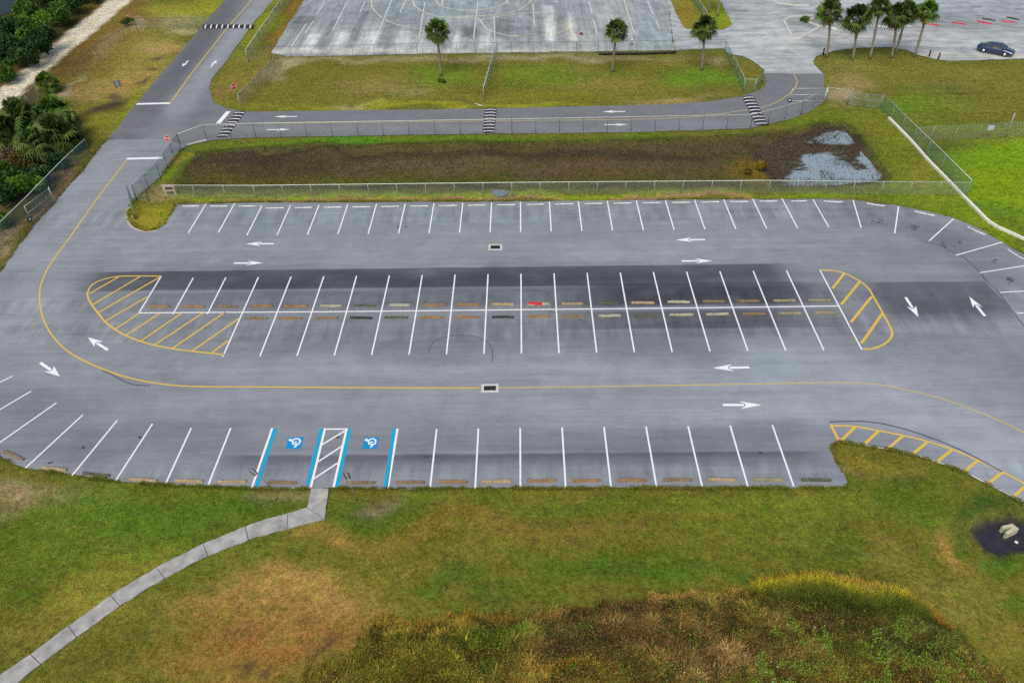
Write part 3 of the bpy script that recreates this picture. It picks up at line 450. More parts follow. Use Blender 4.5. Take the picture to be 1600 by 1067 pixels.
# middle rows
for k in range(-7, 9): pl(X0m + 3.05*k, YM0, X0m + 3.05*k, YM1)
ym = G(813, 485)[1]
for k in (-8,): pl(X0m + 3.05*k, YM0, X0m + 3.05*k, YM1)
for k in (-10, -9): pl(X0m + 3.05*k, ym, X0m + 3.05*k, YM1)
seg(lot, 'stall_line', (252, 431.5), (217, 489), .12, WHITE); pl(X0m + 3.05*9, YM0, X0m + 3.05*9, YM1)
line(lot, 'dividing_line', [(216, 489), (500, 487.3), (800, 484.2), (1100, 481), (1312, 478.2)], .13, WHITE, Z2, False)
# back row along the pond fence
for k in range(-9, 10): pl(X0t + 3.05*k, YT0, X0t + 3.05*k, YT1)
for a, b in (((294, 364.6), (322.8, 317)), ((341, 364), (367, 317)), ((388.3, 364), (411, 317.4)), ((1295, 355), (1270.5, 312)), ((1345.5, 356), (1333, 313)), ((1398, 365), (1404, 322.6)), ((1451.7, 376.5), (1490, 342)), ((1493.5, 399), (1566, 378.5)), ((1531.4, 426.2), (1668, 405)), ((1562, 457), (1704, 449.5)), ((1590, 489), (1722, 492)), ((1601, 520), (1730, 536))): 
    if a[0] not in (388.3,): seg(lot, 'stall_line', a, b, .12, WHITE)
# centre lines, stop bars, islands
line(lot, 'centre_line', [(198.6, 249.5), (183.4, 269.5), (164, 294), (137, 331), (109, 371), (86, 402), (72, 424.6), (63.5, 447), (61.8, 465), (64, 485), (69.6, 503), (79.5, 521), (98.7, 543), (121, 558), (152, 573), (187, 586), (228, 596), (273, 602), (316, 604), (400, 604.4), (552, 605.5), (653, 606), (749, 606)], .13, YELL)
line(lot, 'centre_line', [(779, 605.8), (926.5, 604), (1053, 602), (1200, 599.4), (1276, 598), (1339, 598.2), (1377, 601.5), (1428, 611.6), (1478, 625), (1529, 643.5), (1567, 659.5), (1600, 675.6), (1680, 720), (1780, 790)], .12, FADED)
line(road, 'centre_line', [(416, -36), (393, 0), (357, 42), (326, 81), (298.6, 116), (266, 162)], .14, YELL, Z1+.003)
line(road, 'centre_line', [(367, 193.6), (600, 191.5), (800, 189), (980, 187), (1060, 184.5), (1114, 179.5), (1167, 172), (1200, 165.5), (1225, 153), (1241, 139), (1245.5, 127), (1240, 116.5)], .14, FADED, Z1+.003)
seg(road, 'stop_bar', (213.5, 163), (266, 161.6), .55, WHITE, Z1+.003); seg(road, 'stop_bar', (341, 193), (357, 174.5), .6, WHITE, Z1+.003); seg(lot, 'stop_bar', (198, 248.4), (254, 247), .5, WHITE)
def island(name, edge, bars, wl=.16, wb=.17, closed=None, mat=YELL):
    m = MB(); m.strip(smooth_line(GP(edge), .3), wl, Z1); o = m.build(name, mat, lot)
    m = MB()
    for a, b in bars: m.strip(GP([a, b]), wb, Z2)
    m.build('hatch_stripes', mat, o)
island('hatched_island', [(252, 431.5), (215, 431.4), (185, 432), (162, 436.5), (144, 445), (137, 457.5), (138.7, 467.6), (145.5, 479), (154, 490), (164.5, 503), (185, 518), (210, 530), (240, 539), (268, 544.5), (298.5, 548.6), (350.4, 554)],
       [((140.5, 458.5), (185.5, 432.8)), ((145, 476), (218.5, 432.5)), ((153, 489), (250, 433)), ((164.5, 502), (230, 464)), ((181, 514), (216, 490.5)), ((197, 524), (249, 490)), ((220, 533), (283, 490)), ((241.5, 539), (317.5, 489)), ((269.5, 544.5), (351.5, 488)), ((300, 548.6), (373, 498)), ((330, 552), (357, 532))])
island('hatched_island', [(1281.7, 422), (1301, 423), (1319, 427), (1342, 438.5), (1357, 451), (1367, 467.6), (1382, 494), (1392.5, 514), (1394, 522), (1389, 532), (1377, 540), (1362, 545), (1348.5, 545.6)],
       [((1319, 427.5), (1300.5, 451)), ((1343.5, 440), (1314.5, 476)), ((1362, 463.5), (1329.5, 503.5)), ((1378.5, 490), (1346, 536.5))], .18, .22)
island('hatched_shoulder', [(1297.4, 664.7), (1334, 666), (1372, 672.6), (1410, 680), (1448, 689), (1487, 701.7), (1527.6, 718.6), (1565.6, 737), (1600, 755), (1670, 800)],
       [((1298.5, 664.7), (1310.5, 688)), ((1336, 667), (1314, 688.5)), ((1373.5, 672.8), (1350, 694.3)), ((1411.5, 680.4), (1387, 701)), ((1449.5, 690), (1426, 709.3)), ((1488, 702), (1465, 720.5)), ((1528.5, 719), (1506.5, 736.5)), ((1566.5, 737.5), (1544, 755.5)), ((1601, 760), (1583, 776.5))], .15, .2)
line(lot, 'blacked_out_line', [(1295.6, 659.2), (1326.5, 658), (1357, 658.8), (1387, 663.7), (1422.7, 673), (1465.7, 688), (1503.6, 704), (1536.5, 721), (1565.6, 737)], .12, BLACKOUT, Z2)
line(lot, 'kerb_edge', [(1311.5, 689.3), (1352, 695.3), (1387, 701.7), (1425, 709.8), (1464, 721.2), (1506, 736.8), (1544, 756), (1584, 777), (1600, 788)], .07, WHITE, Z1)
EDGE = m_paint('pale_edge', alb(196, 192, 184), .2)
line(lot, 'kerb_edge', [(203, 323), (197.5, 331), (199.5, 344), (207.5, 356), (228, 362), (243, 361)], .22, EDGE, Z1); line(road, 'kerb_edge', [(292, 226.5), (305, 223), (322, 218.5)], .5, EDGE, Z1+.003)
def arrow(parent, tip, tail, z=Z1):
    a = np.array(G(*tail)); b = np.array(G(*tip)); Lg = np.linalg.norm(b - a); d = (b-a)/Lg; n = np.array([-d[1], d[0]])
    q = lambda s, t: tuple(a + d*s*Lg + n*t)
    m = MB(); hw = min(.42, .17*Lg)
    m.poly([q(1, 0), q(.44, hw), q(.575, .12), q(.575, -.12), q(.44, -hw)], z)
    m.poly([q(.54, .12), q(.0, .12), q(.0, -.12), q(.54, -.12)], z); o = m.build('lane_arrow', WHITE, parent)
    for p in o.data.polygons:
        if p.normal.z < 0: p.flip()
for tip, tail in (((384, 381), (428, 381)), ((411.5, 411), (365.5, 411.3)), ((1056, 375.2), (1101.6, 374.4)), ((1113.2, 407.5), (1065, 408)), ((1435, 495.5), (1415, 464.5)), ((1514.5, 463.5), (1539, 494)), ((1113.3, 575), (1171, 574)), ((1190.3, 632.5), (1129.5, 632.6)), ((137.5, 527), (168.5, 546.8)), ((93.8, 588.2), (63, 566.5))): arrow(lot, tip, tail)
for tip, tail in (((428, 182.7), (464, 182.4)), ((453, 202.7), (417, 203)), ((941.5, 175), (976.5, 174.6)), ((981.4, 195), (944.5, 195.4)), ((284.5, 104.5), (294, 95.3)), ((338.5, 94.5), (329.5, 104.5))): arrow(road, tip, tail, Z1+.003)
# worn marks on the tarmac: tyre rings, tar drips
TYRE = plain('tyre_mark', alb(84, 86, 92), .7); TAR = plain('tar', alb(66, 67, 74), .6)
line(lot, 'tyre_mark', [(670, 552), (671, 543), (678, 534), (693, 527), (715, 523.6), (738, 525), (756, 531), (767, 541), (770, 553), (768, 566)], .07, TYRE, .003)
line(lot, 'tyre_mark', [(801, 453.5), (830, 453.5), (850, 457), (862, 466), (865, 478), (858, 490)], .06, TYRE, .003); line(lot, 'tyre_mark', [(480, 438), (490, 428), (505, 421)], .05, TYRE, .003)
line(lot, 'tyre_mark', [(1440, 377), (1465, 383), (1486, 392), (1510, 406), (1532, 426), (1542, 441), (1556, 451), (1570, 470), (1588, 494), (1602, 512)], .10, TYRE, .003)
line(lot, 'tyre_mark', [(160, 578), (180, 588), (205, 600), (235, 602.5)], .10, TYRE, .003)
for cx, cy, rx, ry, n in ((625, 355, 9, 3, 10), (1371, 345.5, 9, 5, 26), (1427, 355, 12, 4.5, 40), (1474, 383, 5, 4, 12), (1499, 379, 4, 3, 10), (1578.5, 437, 7, 5, 26), (1142, 331.5, 8, 2, 14), (1214, 327, 2, 1.5, 5), (907, 502, 10, 5, 4), (525, 437, 8, 5, 4), (528, 683, 1.2, 1.2, 3), (130, 698, 1.5, 1.5, 4), (219, 683, 2, 2, 5), (667, 713, 3, 1.5, 5), (1188, 707, 4, 1, 8), (957, 437, 8, 2, 8), (1555, 407, 6, 5, 8), (78, 723, 4, 2, 6)):
    m = MB()
    for _ in range(n):
        x, y = G(cx + random.gauss(0, .5)*rx, cy + random.gauss(0, .5)*ry); r = random.uniform(.03, .09)
        m.poly([(x + r*random.uniform(.6, 1.5)*math.cos(a)*1.5, y + r*random.uniform(.5, 1.2)*math.sin(a)) for a in np.linspace(0, 2*math.pi, 9)[:-1]], .0031 + .00006*_)
    m.build('tar_spots', TAR, lot)
# old ball court and upper lot paint
for pts in ([(580, -14), (580.5, 0), (582, 12.6), (597, 28), (617.6, 38), (640, 43.5), (655.5, 46.3), (663, 50.6), (660.6, 55), (646.7, 59.3), (592, 60.7)], [(643, -12), (645, 0), (649, 10), (668, 21.5), (696, 27.3), (741.6, 28.3), (750.4, 33), (757, 42), (767, 49), (789.6, 55), (800, 56.4), (850.6, 55), (876, 50.6), (888.6, 43), (890, 30)],
            [(676, -10), (681, 0), (688.5, 9), (711, 15), (746.6, 16), (774.5, 11.4), (789.6, 5), (796, -4)], [(716, 26.6), (760, 24.5), (800, 19), (820, 10), (830, 0), (834, -12)], [(742, 33.5), (780, 26), (820, 21), (870, 20)]): line(court, 'court_line', pts, .15, CREAM)
for a, b in (((833, 7.6), (835, 40.5)), ((974.6, 0), (991, 52)), ((991, 52), (980, 53)), ((592, 60.7), (655, 59)), ((800, 57), (845, 55.5))): seg(court, 'court_line', a, b, .14, CREAM)
for a, b in (((495, 23), (507.5, 4)), ((477, 52), (490, 33)), ((520, 48), (541.7, 4)), ((583, 72), (612, 0)), ((655, 57), (664, 4)), ((690, 10), (694, -6)), ((740, 60), (747, 2)), ((920, 2.5), (925.7, 23)), ((927.8, 33), (932.8, 54)), ((1012, 2.5), (1020.6, 23)), ((1025, 32), (1029.7, 44)), ((562, 20), (570, 4)), ((455, 74), (478, 38)), ((772, 25), (773, 60)), ((625, 20), (634, 0))): seg(court, 'faded_stall_line', a, b, .16, FWHITE)
for a, b in (((1540, 33), (1570, 38)), ((1463, 30), (1500, 37)), ((1490, 28), (1514, 33)), ((1410, 25), (1440, 31)), ((1340, 30), (1356, 34)), ((1520, 4), (1551, 15)), ((1545, 1), (1585, 12)), ((1520, 15), (1545, 12))): seg(upper, 'faded_stall_line', a, b, .12, FWHITE)

# ------------------------------------------------------------------ concrete path, kerb, water
CONC = plain('concrete', alb(166, 164, 165), .9, 0, .30, 1.4, .2); CONC2 = plain('pale_concrete', alb(206, 204, 200), .9, 0, .12, 2.0, .2); JOINT = plain('joint_soil', alb(84, 78, 66), .95)
path = MB(); path.poly(GP(PATH_L_PX + PATH_R_PX[::-1]) if 'PATH_L_PX' in globals() else PATH_L + PATH_R[::-1], -.012); path = path.build('path', JOINT); path['kind'] = 'structure'
def along(poly, t):
    d = [0]
    for a, b in zip(poly, poly[1:]): d.append(d[-1] + math.dist(a, b))
    return (np.interp(t*d[-1], d, [p[0] for p in poly]), np.interp(t*d[-1], d, [p[1] for p in poly]))
def nearest_t(poly, q):
    ts = np.linspace(0, 1, 600); return ts[int(np.argmin([math.dist(along(poly, t), q) for t in ts]))]
JL = [(485.5, 763), (480.5, 792), (449, 802.5), (384, 822.4), (318, 849), (244, 887), (174, 930), (108, 977), (49, 1021), (-12, 1064), (-80, 1115)]
JR = [(514, 763), (507, 811), (449, 826), (388, 843), (324.5, 868), (257, 903), (187, 947), (121, 994), (63.6, 1036.6), (6, 1085), (-60, 1135)]
for i in range(len(JL) - 1):
    a, b = nearest_t(PATH_L, G(*JL[i])), nearest_t(PATH_L, G(*JL[i+1])); c, d = nearest_t(PATH_R, G(*JR[i])), nearest_t(PATH_R, G(*JR[i+1])); e = .0016 if i else 0
    lft = [along(PATH_L, t) for t in np.linspace(a + e, b, 5)]; rgt = [along(PATH_R, t) for t in np.linspace(c + e, d, 5)]
    pl_ = dense(lft, .3, False) + dense(rgt[::-1], .3, False); pl_ = [(x + (.09*(vnoise(x, y, .4, 60)-.5)), y + .09*(vnoise(x, y, .4, 61)-.5)) for x, y in pl_]
    m = MB(); m.prism(pl_, -.05, .03 + .006*(i % 3)); recalc(m.build('slab', CONC, path))
kerb = MB(); kp = smooth_line(GP([(1388.5, 184.7), (1424, 221), (1449, 249.5), (1478, 279), (1502, 304), (1523, 325), (1545, 347), (1558, 355), (1600, 374), (1680, 415)]), .8)
for a, b in zip(kp, kp[1:]):
    a, b = np.array(a), np.array(b); c = (a+b)/2; d = b-a; kerb.box((c[0], c[1], .05), (np.linalg.norm(d)-.01, .26, .22), math.atan2(d[1], d[0]))
kerb = kerb.build('kerb', plain('white_concrete', alb(232, 228, 222), .85, 0, .1, 3)); kerb['kind'] = 'structure'
k2 = MB()
for pts in ([(1200, -1), (1215, 6), (1240, 9), (1264, 9.7)], [(1228, 52), (1224, 33), (1238, 60), (1251, 60.5), (1284, 41)][1:], [(1264, 33), (1276, 26)], [(1264, 36), (1281, 42)], [(1224, 33), (1237, 27), (1270, 25)]):
    q = dense(GP(pts), .9, False)
    for a, b in zip(q, q[1:]):
        a, b = np.array(a), np.array(b); c = (a+b)/2; d = b-a; k2.box((c[0], c[1], .05), (np.linalg.norm(d), .34, .24), math.atan2(d[1], d[0]))
k2 = k2.build('island_kerb', CONC2); k2['kind'] = 'structure'
OPEN = tint_field((0, 0, 0), [(1300, 211, 44, 13, (255, 255, 255), 1), (1330, 222, 22, 10, (255, 255, 255), .8, 30), (1352, 240, 26, 20, (255, 255, 255), .9, 30), (1330, 272, 62, 15, (255, 255, 255), 1), (1270, 262, 34, 16, (255, 255, 255), .75), (1370, 268, 22, 12, (255, 255, 255), .9), (1280, 284, 80, 7, (255, 255, 255), .7), (1318, 232, 22, 7, (0, 0, 0), .85), (1345, 290, 40, 4, (0, 0, 0), .7)], 1.3, 15)
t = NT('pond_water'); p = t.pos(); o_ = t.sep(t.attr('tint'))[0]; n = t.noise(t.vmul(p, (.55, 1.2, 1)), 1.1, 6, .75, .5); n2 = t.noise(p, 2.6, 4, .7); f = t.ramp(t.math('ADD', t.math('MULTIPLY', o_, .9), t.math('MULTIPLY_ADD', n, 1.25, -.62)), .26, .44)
c = t.mix(f, t.mix(t.ramp(n2, .35, .65), alb(48, 42, 38), alb(92, 80, 62)), t.mix(t.ramp(n2, .35, .65), alb(142, 156, 169), alb(153, 167, 181))); t.bump(t.noise(p, 3, 2), .05, .02)  # open water's pale blue-grey base has the sky's reflection painted in
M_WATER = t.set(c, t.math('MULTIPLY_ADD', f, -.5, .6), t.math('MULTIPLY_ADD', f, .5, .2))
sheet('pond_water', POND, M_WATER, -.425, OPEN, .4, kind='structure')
t = NT('ditch_water'); t.set((.010, .012, .011), .15, .05); M_DARKW = t.m
sheet('water', GP([(-60, -45), (60, -45), (34, 6), (26, 18), (4, 24), (-60, 60)]), M_DARKW, .02, None, 0, kind='structure')
wp = MB(); wp.poly(GP([(768, 297), (782, 296.5), (797, 299), (793, 303), (784, 307), (777, 307.5), (770, 304)]), .0); wp = wp.build('outfall_apron', plain('wet_concrete', alb(124, 136, 146), .4, 0, .3, 5)); tag(wp, 'small grey concrete outfall apron under the near pond fence', 'apron')

# ------------------------------------------------------------------ metals
GALV = plain('galvanised_steel', alb(176, 186, 186), .45, .55, .08, 8); GREENM = plain('green_coated_steel', alb(128, 158, 146), .5, .2, .1, 8); DARKM = plain('dark_steel', alb(86, 92, 94), .6, .3, .1, 8); BLACKM = plain('black_rubber_and_shade', alb(34, 34, 36), .8); PALEM = plain('pale_rail', alb(206, 216, 208), .5, .3, .06, 6)
def m_link(name, c, cover=.10):
    t = NT(name); uv = t.n('UVMap').outputs[0]; x, y, z = t.sep(uv)
    f = []
    for s in (1, -1):
        q = t.math('FRACT', t.math('MULTIPLY', t.math('ADD', x, t.math('MULTIPLY', y, s)), 14.0)); f.append(t.math('LESS_THAN', q, cover))
    k = t.math('MAXIMUM', *f); tr = t.n('BsdfTransparent'); mx = t.n('MixShader'); t.put(mx.inputs[0], k)
    t.t.links.new(tr.outputs[0], mx.inputs[1]); t.t.links.new(t.b.outputs[0], mx.inputs[2]); t.t.links.new(mx.outputs[0], t.out.inputs[0])
    return t.set(c, .6, .3)
LINK_VEIL = m_link('chain_link_veil', alb(140, 150, 152), .2); LINK_GREY = m_link('chain_link_grey', alb(150, 156, 156), .09); LINK_GREEN = m_link('chain_link_green', alb(96, 138, 122), .19); LINK_DARK = m_link('chain_link_dark', alb(84, 112, 112), .24); LINK_THIN = m_link('chain_link_thin', alb(140, 144, 148), .045)
def net(m, pts, h, z0=.04):
    u = 0
    for a, b in zip(pts, pts[1:]):
        d = math.dist(a, b); m.face((*a, z0), (*b, z0), (*b, h), (*a, h), uv=[(u, 0), (u+d, 0), (u+d, h), (u, h)]); u += d
def fence(label, base_px, h, post=GALV, rail=GALV, link_=LINK_GREY, gap=3.05, r=.03, group=None, z=0.0, rr=None, first=True):
    pts = GP(base_px); o = thing('chain_link_fence', label, 'fence', (*pts[0], z), 0, group)
    m = MB(); m.tube([(x, y, h) for x, y in pts], rr or r*.8, 6); m.build('top_rail', rail, o)
    m = MB(); net(m, pts, h - .02); m.build('mesh_panel', link_, o)
    for i, (a, b) in enumerate(zip(pts, pts[1:])):
        n = max(1, round(math.dist(a, b)/gap))
        for k in range(n + (i == len(pts) - 2)):
            q = (a[0] + (b[0]-a[0])*k/n, a[1] + (b[1]-a[1])*k/n); m = MB(); e = k == 0 or k == n
            m.tube([(*q, -.3), (*q, h + (.06 if e else 0))], r*(1.3 if e else 1), 7); m.build('post', post, o)
    return o
def gate_leaf(o, a, b, h, frame=GALV, link_=LINK_GREY, wheel=False, mid=True, z0=.15, post=True):
    m = MB(); r = .03
    for p, q in ((( *a, z0), (*b, z0)), ((*a, h), (*b, h)), ((*a, z0), (*a, h)), ((*b, z0), (*b, h))) + (((((*a, (h+z0)/2), (*b, (h+z0)/2))),) if mid else ()): m.tube([p, q], r, 6)
    m.build('gate_frame', frame, o); m = MB(); net(m, [a, b], h - .02, z0 + .02); m.build('mesh_panel', link_, o)
    if post: m = MB(); d = np.subtract(a, b)/math.dist(a, b)*.12; m.tube([(a[0]+d[0], a[1]+d[1], -.3), (a[0]+d[0], a[1]+d[1], h + .15)], .05, 8); m.build('hinge_post', frame, o)
    if wheel:
        d = np.subtract(b, a)/math.dist(a, b); n = np.array([-d[1], d[0]]); c = np.array(b) + d*.05
        if n[1] > 0: n = -n
        m = MB(); P0 = (*(c - n*.06), .27); P1 = (*(c + n*.06), .27); m.tube([P0, P1], .27, 16); wo = m.build('wheel', BLACKM, o)
        m = MB(); m.tube([(*(c + n*.05), .27), (*(c + n*.08), .27)], .16, 12); m.build('hub', PALEM, wo)
def gate(label, a, b, h, **kw):
    A, B = G(*a), G(*b); o = thing('field_gate', label, 'gate', (*A, 0)); gate_leaf(o, A, B, h, **kw); return o
fence('long pale railed chain link fence between pond and back row of stalls', [(259, 309), (400, 309.5), (800, 305), (1200, 302), (1509, 305.5)], 1.5, GALV, PALEM, LINK_GREY, r=.026, rr=.04)
fence('chain link fence between the cross road and the far bank of the pond', [(283.5, 232.5), (323, 217.5), (400, 215.3), (800, 208.8), (1172, 202), (1200, 194.5), (1251, 180), (1288.5, 158)], 1.85, DARKM, PALEM, LINK_THIN, rr=.035)
fence('chain link fence at the west end of the pond beside the road', [(283.5, 232.5), (251, 279), (214, 313)], 1.85, DARKM, GALV, LINK_GREEN)
fence('tall green chain link fence running diagonally beside the white kerb', [(1375.5, 170), (1426, 221), (1470, 265), (1509, 305.5)], 1.8, GREENM, PALEM, LINK_GREEN, rr=.04)
fence('green chain link fence across the field with a small pale sign', [(1428, 222), (1453, 220.5), (1600, 213), (1700, 208)], 1.75, GREENM, GREENM, LINK_GREY)
fence('faint chain link fence along the south edge of the ball court', [(389, 97), (424, 92), (552, 89), (686, 86), (800, 85), (934, 83.5), (1053, 82), (1132, 81)], 1.75, DARKM, DARKM, LINK_THIN, r=.025)
fence('chain link fence on the grass nose beside the upper lot drive', [(1132, 83), (1161, 143)], 1.75, GREENM, PALEM, LINK_GREEN)
fence('chain link fence along the brown strip west of the ball court', [(462, -12), (430, 34), (388, 97)], 1.85, GALV, PALEM, LINK_VEIL, rr=.05)
fence('chain link fence slanting across the verge near the upper stop sign', [(440, 104), (376, 168)], 1.8, GALV, GREENM, LINK_VEIL, rr=.04)
fence('end-on chain link fence splitting the mown strip in two', [(777, 87), (766, 122), (756, 158)], 1.8, GREENM, PALEM, LINK_GREEN, rr=.05)
fence('short chain link fence on the grass median by the ball court', [(1070, -18), (1081, 2), (1103, 37)], 1.8, GREENM, PALEM, LINK_GREEN)
fence('short chain link fence beside the palm thicket and the sandy track', [(28, 180), (62, 153)], 1.7, GALV, PALEM, LINK_VEIL, rr=.05)
fence('dark chain link fence below the palm thicket beside the curving road', [(141, 239), (104, 275), (50, 333), (0, 383), (-40, 425)], 1.8, DARKM, PALEM, LINK_DARK, rr=.05)
fence('faint chain link fence across the verge by the far speed bump', [(219, 44), (308, 44)], 1.6, DARKM, DARKM, LINK_THIN, r=.025)
fence('sagging wire fence along the brown strip beside the sandy track', [(215, 48), (152, 87), (115, 120)], 1.5, DARKM, DARKM, LINK_THIN, r=.03, gap=4.5)
fence('short pale chain link fence from the corner to the double gate', [(1290, 158), (1323, 163)], 1.8, GREENM, PALEM, LINK_THIN)
g = thing('double_gate', 'closed pair of green mesh gates with middle rails at field corner', 'gate', (*G(1325, 164.5), 0)); gate_leaf(g, G(1325, 164.5), G(1348.5, 167.5), 1.75, GREENM, LINK_GREY); gate_leaf(g, G(1374, 170), G(1349.5, 167.7), 1.75, GREENM, LINK_GREY)
gate('open wheeled gate leaf swung onto the grass island by the back row', (205.5, 312), (211, 341), 1.75, frame=GREENM, link_=LINK_GREEN, wheel=True)
gate('open wheeled gate folded back against the dark fence by the road', (85, 318), (48.5, 346), 1.75, frame=GALV, link_=LINK_DARK, wheel=True)
gate('wide pale rolling gate with a wheel at the cross road bend', (1287, 159.5), (1234, 160), 1.8, frame=PALEM, link_=LINK_THIN, wheel=True)
g = thing('field_gate', 'small open wheeled gate on the grass nose by the drive', 'gate', (*G(1179, 144), 0)); gate_leaf(g, G(1179, 144), G(1191, 129), 1.75, GREENM, LINK_GREEN, True)
fence('very short chain link fence between the grass nose gate and fence end', [(1162, 144), (1178, 144.5)], 1.75, GREENM, PALEM, LINK_THIN)
fence('short chain link fence beside the open gate on the grass island', [(214, 313), (232, 314)], 1.7, DARKM, GREENM, LINK_GREY, gap=1.3)

# culvert frame at the end of the near pond fence, drain box, gratings
o = thing('culvert_headwall', 'low concrete culvert headwall at the end of the near pond fence', 'headwall', (*G(266, 300), 0)); a, b = np.array(G(259, 303)), np.array(G(276, 303)); c = (a+b)/2
m = MB(); wd = math.dist(a, b); m.box((c[0], c[1], .95), (wd, .3, .16)); m.box((c[0], c[1]-.02, .42), (wd-.3, .2, .12)); m.build('lintel', plain('old_concrete', alb(186, 172, 150), .9), o); m = MB()
for s in (-1, 1): m.box((c[0] + s*(wd/2-.1), c[1]-.01, .37), (.2, .28, 1.0))
m.build('side_wall', bpy.data.materials['old_concrete'], o); m = MB(); m.box((c[0], c[1]+.08, .68), (wd-.42, .1, .38)); m.build('opening_shade', BLACKM, o)  # solid black block paints the shade inside the culvert mouth
def drain_box():
    cx, cy = G(1578, 829); o = thing('drain_box', 'u shaped concrete drain box standing in the muddy hole', 'drain box', (cx, cy, -.4)); ang = math.atan2(*(np.subtract(G(1592, 826), G(1582, 819))[::-1]))
    pts = [np.array(G(*q, .06)) for q in ((1582, 817.5), (1592.5, 826), (1574, 834.5), (1571, 830.5), (1582, 823.8), (1577.5, 823.2), (1568, 825.5), (1565, 821.5))]
    m = MB(); m.prism([tuple(q) for q in pts], -.6, .06); r = recalc(m.build('box_wall', plain('drain_concrete', alb(196, 186, 164), .9, 0, .2, 4), o))
    m = MB(); m.poly([tuple(pts[i]*.97 + pts[4]*.03) for i in (3, 4, 5, 6)], -.2); m.build('algae_floor', plain('algae', alb(58, 130, 34), .8, 0, .3, 6), o)
drain_box()
sheet('mud_water', [tuple(np.array(p)*.9 + np.array(G(1570, 838))*.1) for p in HOLE], plain('mud', alb(50, 48, 58), .35, 0, .25, 1.5, .4), -.42, None, 0, kind='structure')
def grate(label, x0, y0, x1, y1):
    a, b, c, d = G(x0, y0), G(x1, y0), G(x1, y1), G(x0, y1); cx = (a[0]+b[0]+c[0]+d[0])/4; cy = (a[1]+c[1])/2; W = (math.dist(a, b) + math.dist(d, c))/2; D = abs(a[1]-d[1])
    o = thing('storm_drain', label, 'drain', (cx, cy, 0)); m = MB(); e = .2
    for q, s in (((cx, cy+D/2-e/2), (W, e)), ((cx, cy-D/2+e/2), (W, e)), ((cx-W/2+e/2, cy), (e, D-2*e)), ((cx+W/2-e/2, cy), (e, D-2*e))): m.box((*q, .0), (*s, .05))
    m.build('concrete_frame', CONC2, o); m = MB(); m.box((cx, cy, -.03), (W-2*e, D-2*e, .07)); m.build('pit_shade', BLACKM, o); m = MB()  # black slab below the bars paints the shade of the drain shaft
    n = 9
    for k in range(n): m.box((cx - W/2 + e + (W-2*e)*(k+.5)/n, cy, .012), (.035, D-2*e, .02))
    for k in (-1, 1): m.box((cx, cy + k*(D/2-e)*.5, .010), (W-2*e, .04, .02))
    m.build('grating', plain('iron', alb(62, 62, 66), .6, .4), o)
grate('storm drain in the far lane with narrow concrete surround', 763.3, 382, 784.6, 391); grate('storm drain interrupting the long yellow centre line', 752, 600.2, 779, 613)

# ------------------------------------------------------------------ wheel stops
t = NT('wheel_stop'); p = t.obj(); oi = t.n('ObjectInfo'); n = t.noise(t.vmul(p, (.6, 3, 3)), 2.2, 5, .7); n2 = t.noise(p, 9, 3, .7)
loc = t.n('VectorMath', operation='ADD'); t.put(loc.inputs[0], p); t.put(loc.inputs[1], t.scale((7.0, 3.0, 1.0), oi.outputs['Random'])); n3 = t.noise(loc.outputs[0], 1.6, 4, .7)
c = t.mix(t.ramp(n3, .46, .64), oi.outputs['Color'], t.scale(oi.outputs['Color'], .74)); c = t.mix(t.ramp(n2, .56, .68, 0, .3), c, alb(160, 156, 142))
M_STOP = t.set(t.scale(c, t.ramp(n, .3, .7, .75, 1.2, False)), .85, .2)
def stop_mesh(seed, h=.18, w=.2, Lg=1.95, rough=.012):
    rnd = random.Random(seed); bm = bmesh.new(); n = 18; prof = [(-.5, 0), (-.48, .45), (-.34, .86), (-.12, 1), (.12, 1), (.34, .86), (.48, .45), (.5, 0)]; rings = []
    for i in range(n+1):
        u = i/n; x = (u-.5)*Lg; e = 1 - .25*max(0, abs(u-.5)*2 - .93)/.07; bend = .02*math.sin(u*math.pi*1.3 + seed); chip = 1 - (.25 if rnd.random() < .08 else 0)
        rings.append([bm.verts.new((x + rnd.gauss(0, .004), y*w*e*chip + bend + rnd.gauss(0, rough*.5), max(0, z*h*e*chip + (rnd.gauss(0, rough*.6) if z > 0 else 0)))) for y, z in prof])
    for a, b in zip(rings, rings[1:]):
        for k in range(len(prof)-1): bm.faces.new((a[k], b[k], b[k+1], a[k+1]))
    bm.faces.new(rings[0]); bm.faces.new(rings[-1][::-1]); bmesh.ops.recalc_face_normals(bm, faces=bm.faces)
    me = bpy.data.meshes.new('wheel_stop'); bm.to_mesh(me); bm.free(); me.materials.append(M_STOP); return me
STOPS = [stop_mesh(i) for i in range(5)]; WSTOPS = [stop_mesh(i+9, .07, .14, 1.9, .003) for i in range(3)]
OC = {'orange brown': (152, 118, 84), 'tan': (176, 152, 120), 'pale grey': (176, 172, 152), 'dark': (60, 60, 62), 'mossy dark grey': (92, 94, 80), 'half red': (206, 52, 62), 'dull brown': (136, 114, 90), 'grey tan': (164, 146, 112), 'white': (220, 222, 224), 'red': (206, 62, 84), 'black': (58, 58, 64), 'yellowish': (150, 142, 114)}
ORD = 'first second third fourth fifth sixth seventh eighth ninth tenth eleventh twelfth thirteenth fourteenth fifteenth sixteenth seventeenth eighteenth nineteenth twentieth twenty-first twenty-second twenty-third twenty-fourth twenty-fifth twenty-sixth'.split()
